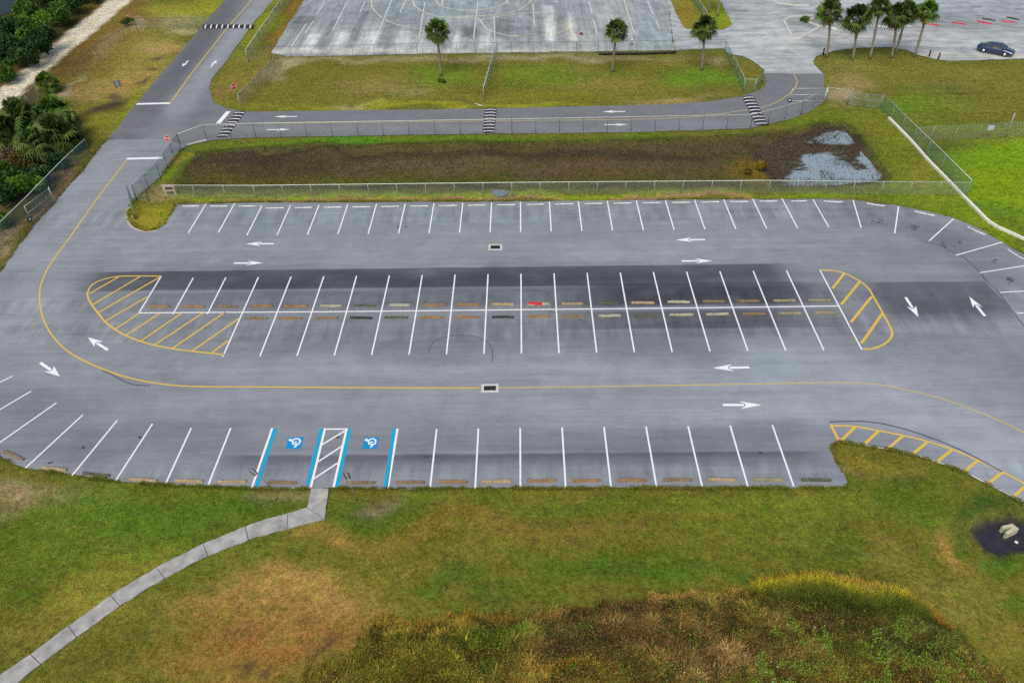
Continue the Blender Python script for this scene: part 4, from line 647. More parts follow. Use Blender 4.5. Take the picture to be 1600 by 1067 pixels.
def wheel_stop(x0, y0, x1, y1, c, label, group, white=False):
    a, b = G(x0, y0, .1), G(x1, y1, .1); k = int(x0) % 7
    o = link(bpy.data.objects.new('wheel_stop', (WSTOPS[k % 3] if white else STOPS[k % 5]))); o.location = ((a[0]+b[0])/2, (a[1]+b[1])/2, .001); o.rotation_euler = (0, 0, math.atan2(b[1]-a[1], b[0]-a[0]) + random.gauss(0, .008))
    o.scale = (math.dist(a, b)/1.95, 1, 1); o.color = (*alb(*OC[c]), 1); return tag(o, label, 'wheel stop', group)
fr = [(5, 704, 36.7, 717), (63.8, 729.5, 103.7, 734), (129, 738, 171, 742.6), (201.6, 748.3, 245.4, 750), (272, 750.7, 317, 750.9), (339.5, 751.5, 384.6, 751.6), (419, 752.8, 463, 753), (541.3, 753.2, 586, 752.8), (617.6, 753, 663, 752), (685.4, 751.8, 730, 751.8), (753.4, 751.3, 798.5, 751.3), (822.8, 750, 869.6, 750), (893.6, 750, 939, 750), (964.5, 749.5, 1009.5, 749.5), (1036, 749, 1081.6, 749), (1105, 748.6, 1151.7, 748.6), (1177, 748.5, 1224, 748.5), (1252.6, 749, 1299, 749)]
fc = ['dull brown', 'tan', 'mossy dark grey', 'tan', 'tan', 'tan', 'dull brown', 'dull brown', 'dull brown', 'orange brown', 'tan', 'orange brown', 'orange brown', 'orange brown', 'dull brown', 'tan', 'yellowish', 'mossy dark grey']
for i, (q, c) in enumerate(zip(fr, fc)):
    if i == 6: l = 'dull brown wheel stop in the left wheelchair bay'
    elif i == 7: l = 'dull brown broken wheel stop in the right wheelchair bay'
    elif i < 6: l = f'{c} wheel stop in the front row, {ORD[5-i]} stall left of the wheelchair bays'
    elif i == 17: l = 'dark split wheel stop in the last stall by the notched grass corner'
    else: l = f'{c} wheel stop in the front row, {ORD[i-8]} stall right of the wheelchair bays'
    wheel_stop(*q, c, l, 'wheel stops in the front row')
mu = [(231.5, 478.5, 265.6, 478.5), (285, 478.5, 319.5, 478.5), (338, 478.2, 371, 478.2), (392, 477.8, 426, 477.8), (444, 477.8, 480, 477.8), (500, 477.2, 534.6, 477.2), (553, 477, 587, 477), (608, 476.2, 641, 476.2), (662, 475.8, 696, 475.8), (714, 475.6, 750, 475.6), (768, 475, 803, 475), (823.5, 474.5, 859.5, 474.5), (878, 474, 911, 474), (932, 473.2, 967.5, 473.2), (986.5, 472.5, 1022.6, 472.5), (1043, 471.2, 1078, 471.2), (1098, 470.5, 1132.7, 470.3), (1152.4, 469.6, 1187, 469.6), (1208, 469, 1243.5, 469), (1262.7, 468.3, 1298, 468.1)]
mc = ['orange brown', 'orange brown', 'dull brown', 'orange brown', 'orange brown', 'pale grey', 'mossy dark grey', 'pale grey', 'orange brown', 'orange brown', 'tan', 'half red', 'grey tan', 'mossy dark grey', 'tan', 'pale grey', 'dull brown', 'dull brown', 'yellowish', 'yellowish']
for i, (q, c) in enumerate(zip(mu, mc)):
    l = 'half red half grey wheel stop beyond the middle dividing line' if c == 'half red' else f'{c} wheel stop just beyond the dividing line, {ORD[i]} from its left end'
    o = wheel_stop(*q, 'pale grey' if c == 'half red' else c, l, 'wheel stops beyond the middle line')
    if c == 'half red':
        m = MB(); a, b = G(823.3, 474.5, .1), G(847.5, 474.5, .1); m.box((-.31, 0, .115), (1.34, .225, .19), 0, .86); s = m.build('red_cover', plain('red_paint', alb(214, 44, 58), .6), o, world=False)
ml = [(383, 496.7, 417.7, 496.7), (435, 496.6, 471.6, 496.6), (493.6, 496.2, 528.5, 496.2), (547, 496, 582, 496), (600.6, 495.5, 637, 495.5), (656, 495.2, 692.7, 495.2), (712, 495, 748, 495), (768.6, 494.8, 803, 494.8), (823, 493.6, 859.5, 493.6), (877.7, 493.2, 914, 493.2), (935, 492.6, 970, 492.6), (991.5, 492, 1027.7, 492), (1046, 491.2, 1083.4, 491), (1103.6, 490.3, 1139, 490), (1160, 489.8, 1196, 489.6), (1215.7, 488.8, 1252.4, 488.6), (1272, 488, 1308, 487.8)]
mc = ['dull brown', 'orange brown', 'dull brown', 'dark', 'mossy dark grey', 'orange brown', 'orange brown', 'dark', 'orange brown', 'dull brown', 'pale grey', 'mossy dark grey', 'pale grey', 'pale grey', 'dull brown', 'yellowish', 'yellowish']
for i, (q, c) in enumerate(zip(ml, mc)): wheel_stop(*q, c, f'{c} wheel stop on the near side of the dividing line, {ORD[i]} from left', 'wheel stops before the middle line')
tl = [(284, 321, 311.5, 321), (328, 321, 355.5, 321), (372, 321, 399.5, 321)]
for k in range(-9, 9):
    a = PX(X0t + 3.05*k + .55, YT1 - .55, .1); b = PX(X0t + 3.05*k + 2.5, YT1 - .55, .1); tl.append((a[0], a[1], b[0], b[1]))
tl += [(1236, 313.2, 1262, 313), (1287, 313.4, 1318, 314.6), (1354, 316.6, 1383, 321), (1429, 329, 1461, 336), (1512, 353, 1540, 366), (1574.5, 388, 1600, 404), (1642, 420, 1664, 440)]
for i, q in enumerate(tl): wheel_stop(*q, 'white', f'white wheel stop along the pond side edge, {ORD[i] if i < 26 else "twenty-" + ORD[i-20]} from the grass island', 'white wheel stops along the pond side', True) if i < 27 else None
up = [((1446, 37), (1468, 40), 'red'), ((1488, 35), (1509, 38.5), 'red'), ((1527, 33), (1550, 38), 'red'), ((1565, 33), (1586, 35), 'red'), ((1535, 29), (1555, 32.5), 'black'), ((1573, 27), (1593, 31), 'black'), ((1291, 41.5), (1309, 46), 'white'), ((1372, 40.5), (1390, 43), 'white'), ((1299, 36), (1318, 39), 'pale grey'), ((1412, 39), (1425, 41.5), 'white')]
ul = ['red wheel stop nearest the palm row in the upper lot', 'red wheel stop second from the palm row in the upper lot', 'red wheel stop in front of a black one, above the parked car', 'red wheel stop at the far right edge of the upper lot', 'black wheel stop behind the red one above the parked car', 'black wheel stop at the far right corner of the upper lot', 'white wheel stop between the two leftmost palms of the upper row', 'white wheel stop behind the thin third palm trunk', 'pale grey wheel stop beside the kerbed island in the upper lot', 'white wheel stop behind the fifth palm trunk of the row']
for (a, b, c), l in zip(up, ul): wheel_stop(*a, *b, c, l, 'wheel stops in the upper lot')

# ------------------------------------------------------------------ signs and small street furniture
RED = plain('sign_red', alb(196, 24, 46), .5, 0, .05); SIGNW = plain('sign_white', alb(238, 238, 238), .5, 0, .04); SIGNBACK = plain('sign_back', alb(112, 122, 120), .5, .3, .1)
def text_mesh(txt, size):
    cu = bpy.data.curves.new('lettering', 'FONT'); cu.body = txt; cu.size = size; cu.align_x = 'CENTER'; cu.align_y = 'CENTER'; cu.extrude = .003
    ob = bpy.data.objects.new('lettering', cu); COL.objects.link(ob); dg = bpy.context.evaluated_depsgraph_get(); me = bpy.data.meshes.new_from_object(ob.evaluated_get(dg)); bpy.data.objects.remove(ob); me.name = 'lettering'; return me
def stop_sign(label, base, top, face):
    X, Y = G(*base); h = zfor(X, Y, top); o = thing('stop_sign', label, 'sign', (X, Y, 0), face)
    m = MB(); m.tube([(0, 0, -.2), (0, 0, h + .3)], .035, 8); m.build('post', GALV, o, False)
    def octo(r, y0, y1):
        P = [(r*math.cos(R(22.5 + 45*k)), r*math.sin(R(22.5 + 45*k))) for k in range(8)]; m = MB()
        m.mesh([(x, y0, h + z) for x, z in P] + [(x, y1, h + z) for x, z in P], [tuple(range(8)), tuple(range(8, 16))[::-1]] + [(i, i+8, (i+1) % 8 + 8, (i+1) % 8) for i in range(8)]); return m
    p = octo(.44, -.05, -.04).build('sign_panel', SIGNW, o, False); octo(.405, -.056, -.0505).build('red_face', RED, p, False)
    me = text_mesh('STOP', .36); me.materials.append(SIGNW); q = link(bpy.data.objects.new('lettering', me)); q.parent = p; q.location = (0, -.062, h); q.rotation_euler = (R(90), 0, 0)
stop_sign('red stop sign on the verge beside the slanting fence', (369, 152), 135.5, R(38)); stop_sign('red stop sign at the pond fence corner facing the parking lot', (268.5, 239), 216.5, R(-24))
def panel_sign(label, base, top, w, h, rz, lean=0.0, mat=None, name='road_sign'):
    X, Y = G(*base); z = zfor(X, Y, top); o = thing(name, label, 'sign', (X, Y, 0), rz); o.rotation_mode = 'ZYX'; o.rotation_euler = (0, lean, rz)
    m = MB(); m.tube([(0, 0, -.2), (0, 0, z + h/2)], .03, 8); m.build('post', GALV, o, False)
    m = MB(); m.box((0, .045, z), (w, .012, h)); m.build('sign_panel', mat or SIGNBACK, o, False); return o, z
o, z = panel_sign('back of a dark grey square sign on a leaning pole by the dirt pile', (198.6, 162), 131, .9, .95, R(12), R(-9))
o, z = panel_sign('wheelchair parking sign seen from behind at the right bay', (557, 782), 744, .42, .6, R(10), R(-6), None, 'parking_sign'); m = MB(); m.box((0, .036, z), (.05, .012, .62)); m.build('channel', GALV, o, False); m = MB(); m.box((0, .058, z+.02), (.36, .006, .5)); m.build('blue_face', BLUE2, o, False)
o, z = panel_sign('wheelchair parking sign leaning hard over beside the left bay', (422, 759), 734, .3, .6, R(50), R(-30), None, 'parking_sign'); m = MB(); m.box((0, .058, z+.02), (.26, .006, .5)); m.build('blue_face', BLUE2, o, False)
X, Y = G(1542, 216.5); o = thing('fence_sign', 'small pale blue sign hung on the green field fence', 'sign', (X, Y-.04, 0)); m = MB(); m.box((0, 0, 1.35), (.75, .02, .62)); m.build('sign_panel', plain('pale_blue', alb(168, 190, 204), .5), o, False); m = MB()
for sx in (-1, 1): m.box((sx*.3, .012, 1.5), (.03, .03, .35))
m.build('hanger', GALV, o, False)
X, Y = G(1571, 215); h = zfor(X, Y, 176); o = thing('utility_pole', 'tall thin pale pole beside the green field fence', 'pole', (X, Y, 0)); m = MB(); m.tube([(0, 0, -.2), (0, 0, h)], .05, 8); m.build('shaft', GALV, o, False); m = MB(); m.tube([(0, 0, h), (0, 0, h+.1)], .08, 8); m.build('cap', DARKM, o, False)
def cone(label, base, h, c, r):
    X, Y = G(*base); o = thing('traffic_cone', label, 'cone', (X, Y, 0)); m = MB(); m.box((0, 0, .03), (r*2.6, r*2.6, .06)); m.build('base', BLACKM, o, False); m = MB(); m.tube([(0, 0, .06), (0, 0, h)], [r, r*.2], 12); m.build('body', c, o, False); m = MB(); m.tube([(0, 0, h*.55), (0, 0, h*.75)], [r*.62, r*.44], 12); m.build('collar', SIGNW, o, False)
cone('orange traffic cone standing on the old ball court', (908, 54), .75, plain('cone_orange', alb(206, 70, 40), .5), .2); cone('pale thin traffic cone by the ball court fence', (987, 70), 1.1, plain('cone_pale', alb(220, 170, 150), .5), .13)
for i, (q, l) in enumerate((((1451.5, 89), 'dark red bollard left one of the pair by the upper kerb'), ((1466, 93), 'dark red bollard right one of the pair by the upper kerb'), ((1286, 86), 'short rusty bollard at the foot of the leftmost palm'))):
    X, Y = G(*q); o = thing('bollard', l, 'bollard', (X, Y, 0), 0, 'bollards by the upper lot'); m = MB(); m.tube([(0, 0, -.1), (0, 0, .9), (0, 0, .97)], [.11, .11, .05], 12); m.build('shaft', plain('bollard_red', alb(86, 40, 42), .6), o, False); m = MB(); m.tube([(0, 0, .74), (0, 0, .82)], .116, 12); m.build('band', DARKM, o, False)
m = MB(); m.tube([(*p, .14) for p in dense(GP([(936, 86), (1000, 85.6), (1056, 83.6)]), 1.0, False)], .16, 10); tag(m.build('drain_pipe', BLACKM), 'black corrugated drain pipe lying along the ball court fence', 'pipe')
m = MB(); a, b = G(741, 162.5), G(754, 166.5); m.tube([(*a, .06), (*b, .06)], .06, 6); tag(m.build('pole', PALEM), 'white pole lying in the grass by the middle speed bump', 'pole')
m = MB(); m.tube([(*G(32, 234), .5), (*G(50, 241), .8), (*G(68, 254), .7), (*G(82, 266), .3)], [.14, .13, .1, .05], 7); m.tube([(*G(52, 242), .8), (*G(60, 250), 1.3)], [.08, .03], 6); tag(m.build('fallen_branch', plain('dead_wood', alb(176, 158, 132), .9, 0, .25, 5)), 'pale bare fallen branch among the palms by the lower fence', 'branch')
m = MB(); a = G(1588, 847, -.3); m.box((*a, -.28), (.2, .1, .1), R(-50), .9); tag(m.build('litter', SIGNW), 'small white carton floating in the muddy hole', 'litter')

# rubber speed bumps with white bars
RUB = plain('bump_rubber', alb(50, 48, 54), .8, 0, .15, 4)
def speed_bump(label, q, n, h=.09):
    A, B, C, D = [np.array(G(*p)) for p in q]          # A-B one long edge, D-C the other; bars lie across from A-D to B-C
    c = (A+B+C+D)/4; o = thing('speed_bump', label, 'speed bump', (*c, 0)); prof = [(v, max(.0, math.sin(math.pi*v))**.8*h) for v in np.linspace(0, 1, 9)]
    def at(u, v): return (A*(1-u) + B*u)*(1-v) + (D*(1-u) + C*u)*v
    def surf(u0, u1, dz, v0=0, v1=1):
        m = MB(); V = []; k = len(prof)
        for u in (u0, u1):
            for v, z in prof:
                vv = v0 + (v1-v0)*v; p = at(u, vv); V.append((*p, .006 + dz + max(0, math.sin(math.pi*vv))**.8*h))
        m.mesh(V, [(i, i+1, k+i+1, k+i) for i in range(k-1)], True); return m
    surf(0, 1, 0).build('hump', RUB, o)
    for i in range(n): surf((i+.38)/n, (i+.60)/n, .006, .05, .95).build('white_bar', WHITE, o)
speed_bump('striped speed bump across the far end of the west road', [(318, 39), (397, 39), (395, 45), (316, 45)], 9)
speed_bump('striped speed bump beside the stop bar at the west end of the cross road', [(367.4, 174.8), (338, 215), (355.5, 215), (384, 174.8)], 8)
speed_bump('striped speed bump in the middle of the cross road', [(758, 170), (753.5, 208.5), (773, 208.3), (776, 170)], 8)
speed_bump('striped speed bump at the east bend of the cross road', [(1158.8, 151.5), (1181, 197.2), (1201, 196), (1177, 150.5)], 9)

# ------------------------------------------------------------------ parked car
def car():
    r, f = np.array(G(1535.4, 82.5)), np.array(G(1568.5, 89.2)); d = f - r; ang = math.atan2(d[1], d[0]); n = np.array([-math.sin(ang), math.cos(ang)]); c = (r+f)/2 + n*.78
    o = thing('parked_car', 'dark blue saloon car parked at the grass edge of the upper lot', 'car', (*c, 0), ang); o.rotation_euler = (0, 0, ang)
    t = NT('car_paint'); t.set(alb(14, 34, 84), .16, .6); t.b.inputs['Coat Weight'].default_value = 1; PA = t.m
    t = NT('car_glass'); t.set((.02, .03, .035), .06, .8); GL = t.m; t = NT('chrome'); t.set((.7, .7, .72), .2, .5, 1.0); CH_ = t.m; t = NT('lamp_clear'); t.set((.8, .82, .85), .1, .8); LC = t.m; t = NT('lamp_red'); t.set((.35, .02, .02), .2, .6); LR = t.m
    S = 1.0; X = [-2.42, -2.36, -2.1, -1.6, -1.0, -.2, .6, 1.1, 1.6, 2.05, 2.32, 2.42]; belt = [.62, .92, 1.0, 1.0, .98, .95, .93, .92, .86, .78, .66, .5]; half = [.70, .80, .87, .90, .915, .92, .92, .91, .89, .85, .76, .62]; sill = [.4, .3, .24, .22, .2, .2, .2, .2, .22, .24, .28, .36]
    m = MB(); V = []; K_ = 9
    for x, b, hw, s in zip(X, belt, half, sill):
        sec = [(-hw*.93, s), (-hw, s+.18), (-hw, (s+b)/2+.08), (-hw*.96, b-.05), (-hw*.86, b)]; sec += [(0, b + .03)] + [(-y, z) for y, z in sec[::-1]]
        V += [(x, y, z) for y, z in sec]
    k = 11; Fs = [(i*k+j, i*k+j+1, (i+1)*k+j+1, (i+1)*k+j) for i in range(len(X)-1) for j in range(k-1)] + [tuple(range(k)), tuple((len(X)-1)*k + j for j in range(k))[::-1]] + [(i*k+k-1, i*k, (i+1)*k, (i+1)*k+k-1) for i in range(len(X)-1)]
    m.mesh(V, Fs, True); body = recalc(m.build('body', PA, o, False))
    roof = [(-1.0, .58, 1.37), (-.6, .62, 1.44), (0, .64, 1.46), (.35, .62, 1.43)]
    m = MB(); V = []
    for x, hw, z in roof: V += [(x, -hw, z-.05), (x, -hw*.8, z), (x, 0, z+.02), (x, hw*.8, z), (x, hw, z-.05)]
    m.mesh(V, [(i*5+j, i*5+j+1, (i+1)*5+j+1, (i+1)*5+j) for i in range(3) for j in range(4)], True); m.build('roof', PA, o, False)
    m = MB(); m.face((1.28, -.76, .94), (1.28, .76, .94), (.36, .6, 1.405), (.36, -.6, 1.405)); m.build('windscreen', GL, o, False)
    m = MB(); m.face((-1.78, .72, 1.02), (-1.78, -.72, 1.02), (-1.01, -.56, 1.345), (-1.01, .56, 1.345)); m.build('rear_window', GL, o, False)
    for s in (-1, 1):
        m = MB()
        for a0, a1, t0, t1 in ((-1.55, -.72, -.96, -.6), (-.66, .12, -.54, .1), (.18, 1.1, .16, .36)): m.face((a0, s*.82, .985), (a1, s*.82, .965), (t1, s*.635, 1.38), (t0, s*.635, 1.37))
        w_ = m.build('side_window', GL, o, False); m = MB(); m.face((-1.78, s*.80, 1.0), (1.28, s*.80, .93), (1.28, s*.83, .93), (-1.78, s*.83, .995)); m.tube([(-1.6, s*.83, .995), (1.1, s*.83, .95)], .016, 5); m.build('window_trim', CH_, w_, False)
        m = MB(); 
        for p, q in (((1.28, s*.78, .93), (.36, s*.62, 1.40)), ((-1.78, s*.76, 1.0), (-1.0, s*.58, 1.36)), ((-.69, s*.825, .97), (-.57, s*.64, 1.40)), ((.15, s*.825, .95), (.13, s*.64, 1.41))): m.tube([p, q], .035, 5)
        m.build('pillar', PA, o, False)
        m = MB(); m.box((1.0, s*.98, 1.0), (.16, .2, .12)); m.build('mirror', PA, o, False)
        m = MB(); m.mesh([(2.12, s*.62, .77), (2.36, s*.58, .64), (2.26, s*.80, .62), (1.98, s*.84, .76), (2.12, s*.62, .70), (2.38, s*.58, .56), (2.3, s*.80, .54), (1.98, s*.862, .66)], [(0, 1, 2, 3), (1, 5, 6, 2), (2, 6, 7, 3)]); m.build('headlight', LC, o, False)
        m = MB(); m.box((-2.37, s*.62, .84), (.12, .32, .16)); m.build('tail_light', LR, o, False)
        for x in (-1.42, 1.42):
            m = MB(); m.tube([(x, s*.70, .33), (x, s*.93, .33)], .33, 18); wo = m.build('wheel', BLACKM, o, False); m = MB(); m.tube([(x, s*.925, .33), (x, s*.945, .33)], .21, 14); m.build('rim', CH_, wo, False)
    m = MB(); m.box((2.39, 0, .5), (.06, .9, .16)); m.build('grille', BLACKM, o, False); m = MB(); m.box((-2.41, 0, .68), (.02, .5, .12)); m.build('number_plate', SIGNW, o, False)
car()

# ------------------------------------------------------------------ palms
M_LEAF = m_blade('palm_leaf', .5); M_SHRUB = m_blade('shrub_leaf', .6); M_GRASSB = m_blade('grass_blade', .8)
def m_trunk():
    t = NT('palm_trunk'); p = t.obj(); wv = t.n('TexWave', wave_type='BANDS', bands_direction='Z'); t.put(wv.inputs['Vector'], p); wv.inputs['Scale'].default_value = 2.6; wv.inputs['Distortion'].default_value = 3; wv.inputs['Detail'].default_value = 3
    n = t.noise(t.vmul(p, (4, 4, 1)), 2, 4, .7); c = t.mix(n, alb(112, 102, 92), alb(170, 160, 148)); t.bump(wv.outputs['Fac'], .5, .03)
    return t.set(t.scale(c, t.ramp(wv.outputs['Fac'], 0, 1, .75, 1.05)), .9, .1)
M_TRUNK = m_trunk(); M_BARK = plain('bark', alb(96, 84, 70), .95, 0, .3, 5)
def fronds(n, pet, blade, el0, el1, cols, rng, segs=15, droop=.5):
    V = []; T = []; Q = []
    for i in range(n):
        az = i*2.39996 + rng.normal(0, .25); u = (i+.5)/n; el = el1 + (el0-el1)*u**.75 + rng.normal(0, .10); pl_ = pet*rng.uniform(.75, 1.15); bl = blade*rng.uniform(.8, 1.15)
        d = np.array([math.cos(az)*math.cos(el), math.sin(az)*math.cos(el), math.sin(el)]); side = np.array([-math.sin(az), math.cos(az), 0]); up = np.cross(d, side); roll = rng.normal(0, .35); side, up = side*math.cos(roll) + up*math.sin(roll), up*math.cos(roll) - side*math.sin(roll)
        tip = d*pl_ + np.array([0, 0, -.12*pl_]); c = np.array(cols[0])*(1-rng.random()) + np.array(cols[1])*rng.random()*.9; c = c*rng.uniform(.75, 1.3)
        b = len(V); V += [side*.02, -side*.02, tip - side*.02, tip + side*.02]; T += [c*1.2]*4; Q.append((b, b+1, b+2, b+3))
        for k in range(segs):
            a = (k/(segs-1) - .5)*R(245); L_ = bl*(1 - .22*abs(a)/2.1)*rng.uniform(.88, 1.08); dd = d*math.cos(a) + side*math.sin(a); dd = dd - up*.18*abs(math.sin(a)); wv = np.cross(dd, up); wd = bl*.085
            mid = tip + dd*L_*.55 + up*.03; end = tip + dd*L_ + np.array([0, 0, -1])*L_*droop*rng.uniform(.5, 1.2)
            b = len(V); V += [tip, mid + wv*wd, end, mid - wv*wd]; T += [c*.8, c, c*1.12, c]; Q.append((b, b+1, b+2, b+3))
    return np.array(V), Q, np.clip(np.array(T), .003, .8)
GREEN_P = (alb(54, 78, 34), alb(106, 122, 60)); BRIGHT_P = (alb(70, 104, 32), alb(112, 134, 54)); DEAD_P = (alb(104, 84, 52), alb(142, 112, 70))
def crown_mesh(seed, blade=1.0, bright=False, n=46):
    rng = np.random.default_rng(seed); V, Q, T = fronds(n, 1.05*blade, .95*blade, R(88), R(-38), BRIGHT_P if bright else GREEN_P, rng); return V, Q, T
def palm(label, base, crown_px, rpx, seed, group, bright=False, dead=12, lean=True, X=None):
    bx, by = G(*base); h = zfor(bx, by, crown_px[1]); cx = PX(bx, by, h)[0]; sc_ = rpx/ (PX(bx+1, by, h)[0] - cx); rad = sc_/1.5; dx = (crown_px[0] - cx)/(PX(bx+1, by, h)[0] - cx)
    h = h - .1*rad; o = thing('palm_tree', label, 'palm tree', (bx, by, -.05), 0, group); rng = np.random.default_rng(seed)
    m = MB(); N = 9; pts = [(dx*(i/N)**1.6, .12*math.sin(i/N*3+seed), h*i/N) for i in range(N+1)]; m.tube(pts, [.21 if i == 0 else .165 + .02*math.sin(i*1.7+seed) + (.05 if i >= N-1 else 0) for i in range(N+1)], 9); m.build('trunk', M_TRUNK, o, False)
    V, Q, T = crown_mesh(seed, rad*.95, bright); c = np_mesh('crown', V + np.array([dx, 0.12*math.sin(3+seed), h]), Q, M_LEAF, T, o)
    if dead:
        V, Q, T = fronds(dead, .7*rad, .75*rad, R(-48), R(-82), DEAD_P, rng, 11, .3); np_mesh('dead_fronds', V + np.array([dx, .12*math.sin(3+seed), h-.1]), Q, M_LEAF, T, o)
    return o
PG = 'sabal palms on the mown grass'
for a in (('leftmost of three lone palms, in front of the ball court', (689, 119), (682, 46), 20, 1, 'palms in front of the ball court'), ('middle one of three lone palms, in front of the ball court', (957, 113), (963, 46), 18, 2, 'palms in front of the ball court'), ('right one of three lone palms, hiding the median fence end', (1096, 110), (1101, 41), 20, 3, 'palms in front of the ball court'),
          ('leftmost palm of the tight row by the upper lot', (1291, 90), (1297, 16), 21, 4, 'palm row by the upper lot'), ('second palm of the row, with the widest dense crown', (1331.6, 93.6), (1341, 26), 24, 5, 'palm row by the upper lot'), ('third palm of the row with a thin pale trunk', (1359, 92), (1376, 8), 17, 6, 'palm row by the upper lot'), ('fourth palm of the row, crown merging with the one behind', (1393, 91.5), (1402, 22), 21, 7, 'palm row by the upper lot'), ('fifth palm of the row, standing behind the fourth', (1400, 84), (1417, 16), 19, 8, 'palm row by the upper lot'), ('rightmost palm of the row with a bright loose crown', (1429, 89), (1449, 15), 18, 9, 'palm row by the upper lot'),
          ('palm trunk on the median just behind the median fence', (1107, 20), (1109, -50), 19, 10, 'palms on the median'), ('thin palm trunk on the median near the drive', (1121, 26), (1125, -46), 19, 11, 'palms on the median')): palm(*a, bright=(a[4] == 9))
for i, (b, c, r_, l) in enumerate((((38, 212), (34, 186), 34, 'broad low palm nearest the sandy track in the thicket'), ((78, 200), (82, 172), 27, 'round palm at the top of the thicket beside the verge'), ((88, 232), (88, 206), 36, 'wide shaggy palm above the end of the dark fence'), ((14, 232), (8, 205), 32, 'dark palm at the left frame edge in the thicket'), ((100, 215), (104, 190), 20, 'small palm on the verge side of the thicket'), ((55, 250), (52, 222), 28, 'palm behind the pale fallen branch'), ((72, 143), (72, 126), 17, 'small stocky palm beside the sandy track'), ((28, 196), (24, 168), 20, 'small palm at the top left of the thicket'))): palm(l, b, c, r_, 20+i, 'palms in the thicket', bright=i in (1, 6), dead=8)

# ------------------------------------------------------------------ shrubs: trunk, limbs and a crown of small leaf clusters
def shrub(label, base, rpx, hf, c0, c1, seed, n=2600, name='shrub', cat='shrub', group=None, leaf=.17):
    rng = np.random.default_rng(seed); X, Y = G(*base); s = (PX(X+1, Y, 1)[0] - PX(X, Y, 1)[0]); r_ = rpx/s; H = r_*2*hf; o = thing(name, label, cat, (X, Y, -.05), 0, group)
    L_ = 9; cen = np.c_[rng.normal(0, .42, L_)*r_, rng.normal(0, .42, L_)*r_, rng.uniform(.38, .86, L_)*H]; rr = rng.uniform(.3, .52, L_)*r_; k = rng.integers(0, L_, n); d = rng.normal(0, 1, (n, 3)); d /= np.linalg.norm(d, axis=1)[:, None]; rad = rr[k]*rng.uniform(.35, 1.0, n)**.4*(1 + .25*rng.normal(0, 1, n)*.6); P = cen[k] + d*rad[:, None]; P[:, 2] = np.maximum(P[:, 2], .1)
    ax = rng.normal(0, 1, (n, 3)) + d*.3; ax /= np.linalg.norm(ax, axis=1)[:, None]; bx = np.cross(ax, rng.normal(0, 1, (n, 3))); bx /= np.linalg.norm(bx, axis=1)[:, None]; sz = leaf*rng.uniform(.6, 1.5, n)[:, None]
    V = np.stack([P - ax*sz, P + bx*sz*.55, P + ax*sz, P - bx*sz*.55], 1).reshape(-1, 3); lobe = rng.random(L_)[k]; u = np.clip(lobe*.6 + rng.random(n)*.45, 0, 1)[:, None]; c = np.array(c0)*(1-u) + np.array(c1)*u; c = c*rng.uniform(.7, 1.3, n)[:, None]
    Q = np.arange(n*4).reshape(-1, 4); np_mesh('crown', V, Q, M_SHRUB, np.repeat(c, 4, 0), o); m = MB()
    m.tube([(0, 0, -.1), (0, 0, H*.3)], [.10*r_/1.5, .07*r_/1.5], 7)
    for c_ in cen[:5]: m.tube([(0, 0, H*.25), tuple(c_*np.array([.5, .5, .8])), tuple(c_)], [.05*r_/1.5, .035, .012], 5)
    m.build('trunk', M_BARK, o, False); return o
DK = (alb(34, 54, 28), alb(78, 102, 54)); MD = (alb(52, 80, 28), alb(104, 136, 52)); BR = (alb(64, 104, 24), alb(122, 156, 54)); OL = (alb(70, 72, 34), alb(122, 114, 60)); PU = (alb(76, 66, 54), alb(128, 112, 90))
WG = 'trees and shrubs beside the ditch'
for i, (b, r_, hf, cc, l) in enumerate((((62, 62), 28, .8, BR, 'bright green rounded shrub beside the ditch'), ((30, 72), 28, .8, DK, 'dark shrub left of the bright green one'), ((75, 84), 24, .75, DK, 'dark shrub below the bright green one, nearest the track'), ((14, 100), 26, .8, DK, 'dark shrub at the left frame edge below the ditch'), ((44, 104), 26, .75, DK, 'dark low shrub above the brown bank'), ((8, 128), 20, .7, MD, 'mid green shrub lowest on the left frame edge'), ((92, 40), 22, .75, MD, 'mid green shrub above right of the bright one'), ((112, 22), 20, .8, DK, 'dark tree at the head of the ditch beside the track'), ((85, 12), 24, .8, DK, 'dark tree at the top edge behind the ditch'), ((135, 6), 18, .7, DK, 'dark tree at the top edge nearest the sandy track'), ((42, 36), 20, .7, MD, 'mid green shrub on the ditch bank'), ((-18, 80), 26, .8, DK, 'dark shrub cut by the left frame edge'), ((60, 8), 22, .7, DK, 'dark tree at the top left behind the water'))): shrub(l, b, r_, hf, *cc, 50+i, group=WG, n=3000, leaf=.20)
for i, (b, r_, hf, cc, l) in enumerate((((36, 305), 24, .7, BR, 'bright green bush behind the dark fence'), ((8, 318), 22, .7, DK, 'dark bush at the frame edge behind the dark fence'), ((62, 285), 20, .7, DK, 'dark bush above the bright one behind the fence'), ((12, 285), 22, .7, MD, 'mid green bush left of the bright one'), ((4, 352), 18, .6, BR, 'bright bush at the frame edge by the lower fence end'), ((92, 262), 18, .6, DK, 'dark bush tucked against the upper end of the dark fence'), ((20, 258), 22, .5, PU, 'dusty brown dead bush among the palms'), ((118, 232), 14, .5, MD, 'low green bush at the top end of the dark fence'), ((40, 262), 20, .6, OL, 'olive brown bush below the fallen branch'), ((-14, 285), 26, .8, DK, 'dark bush cut by the frame edge beside the palms'))): shrub(l, b, r_, hf, *cc, 80+i, group='bushes behind the dark fence', n=2600, leaf=.15)
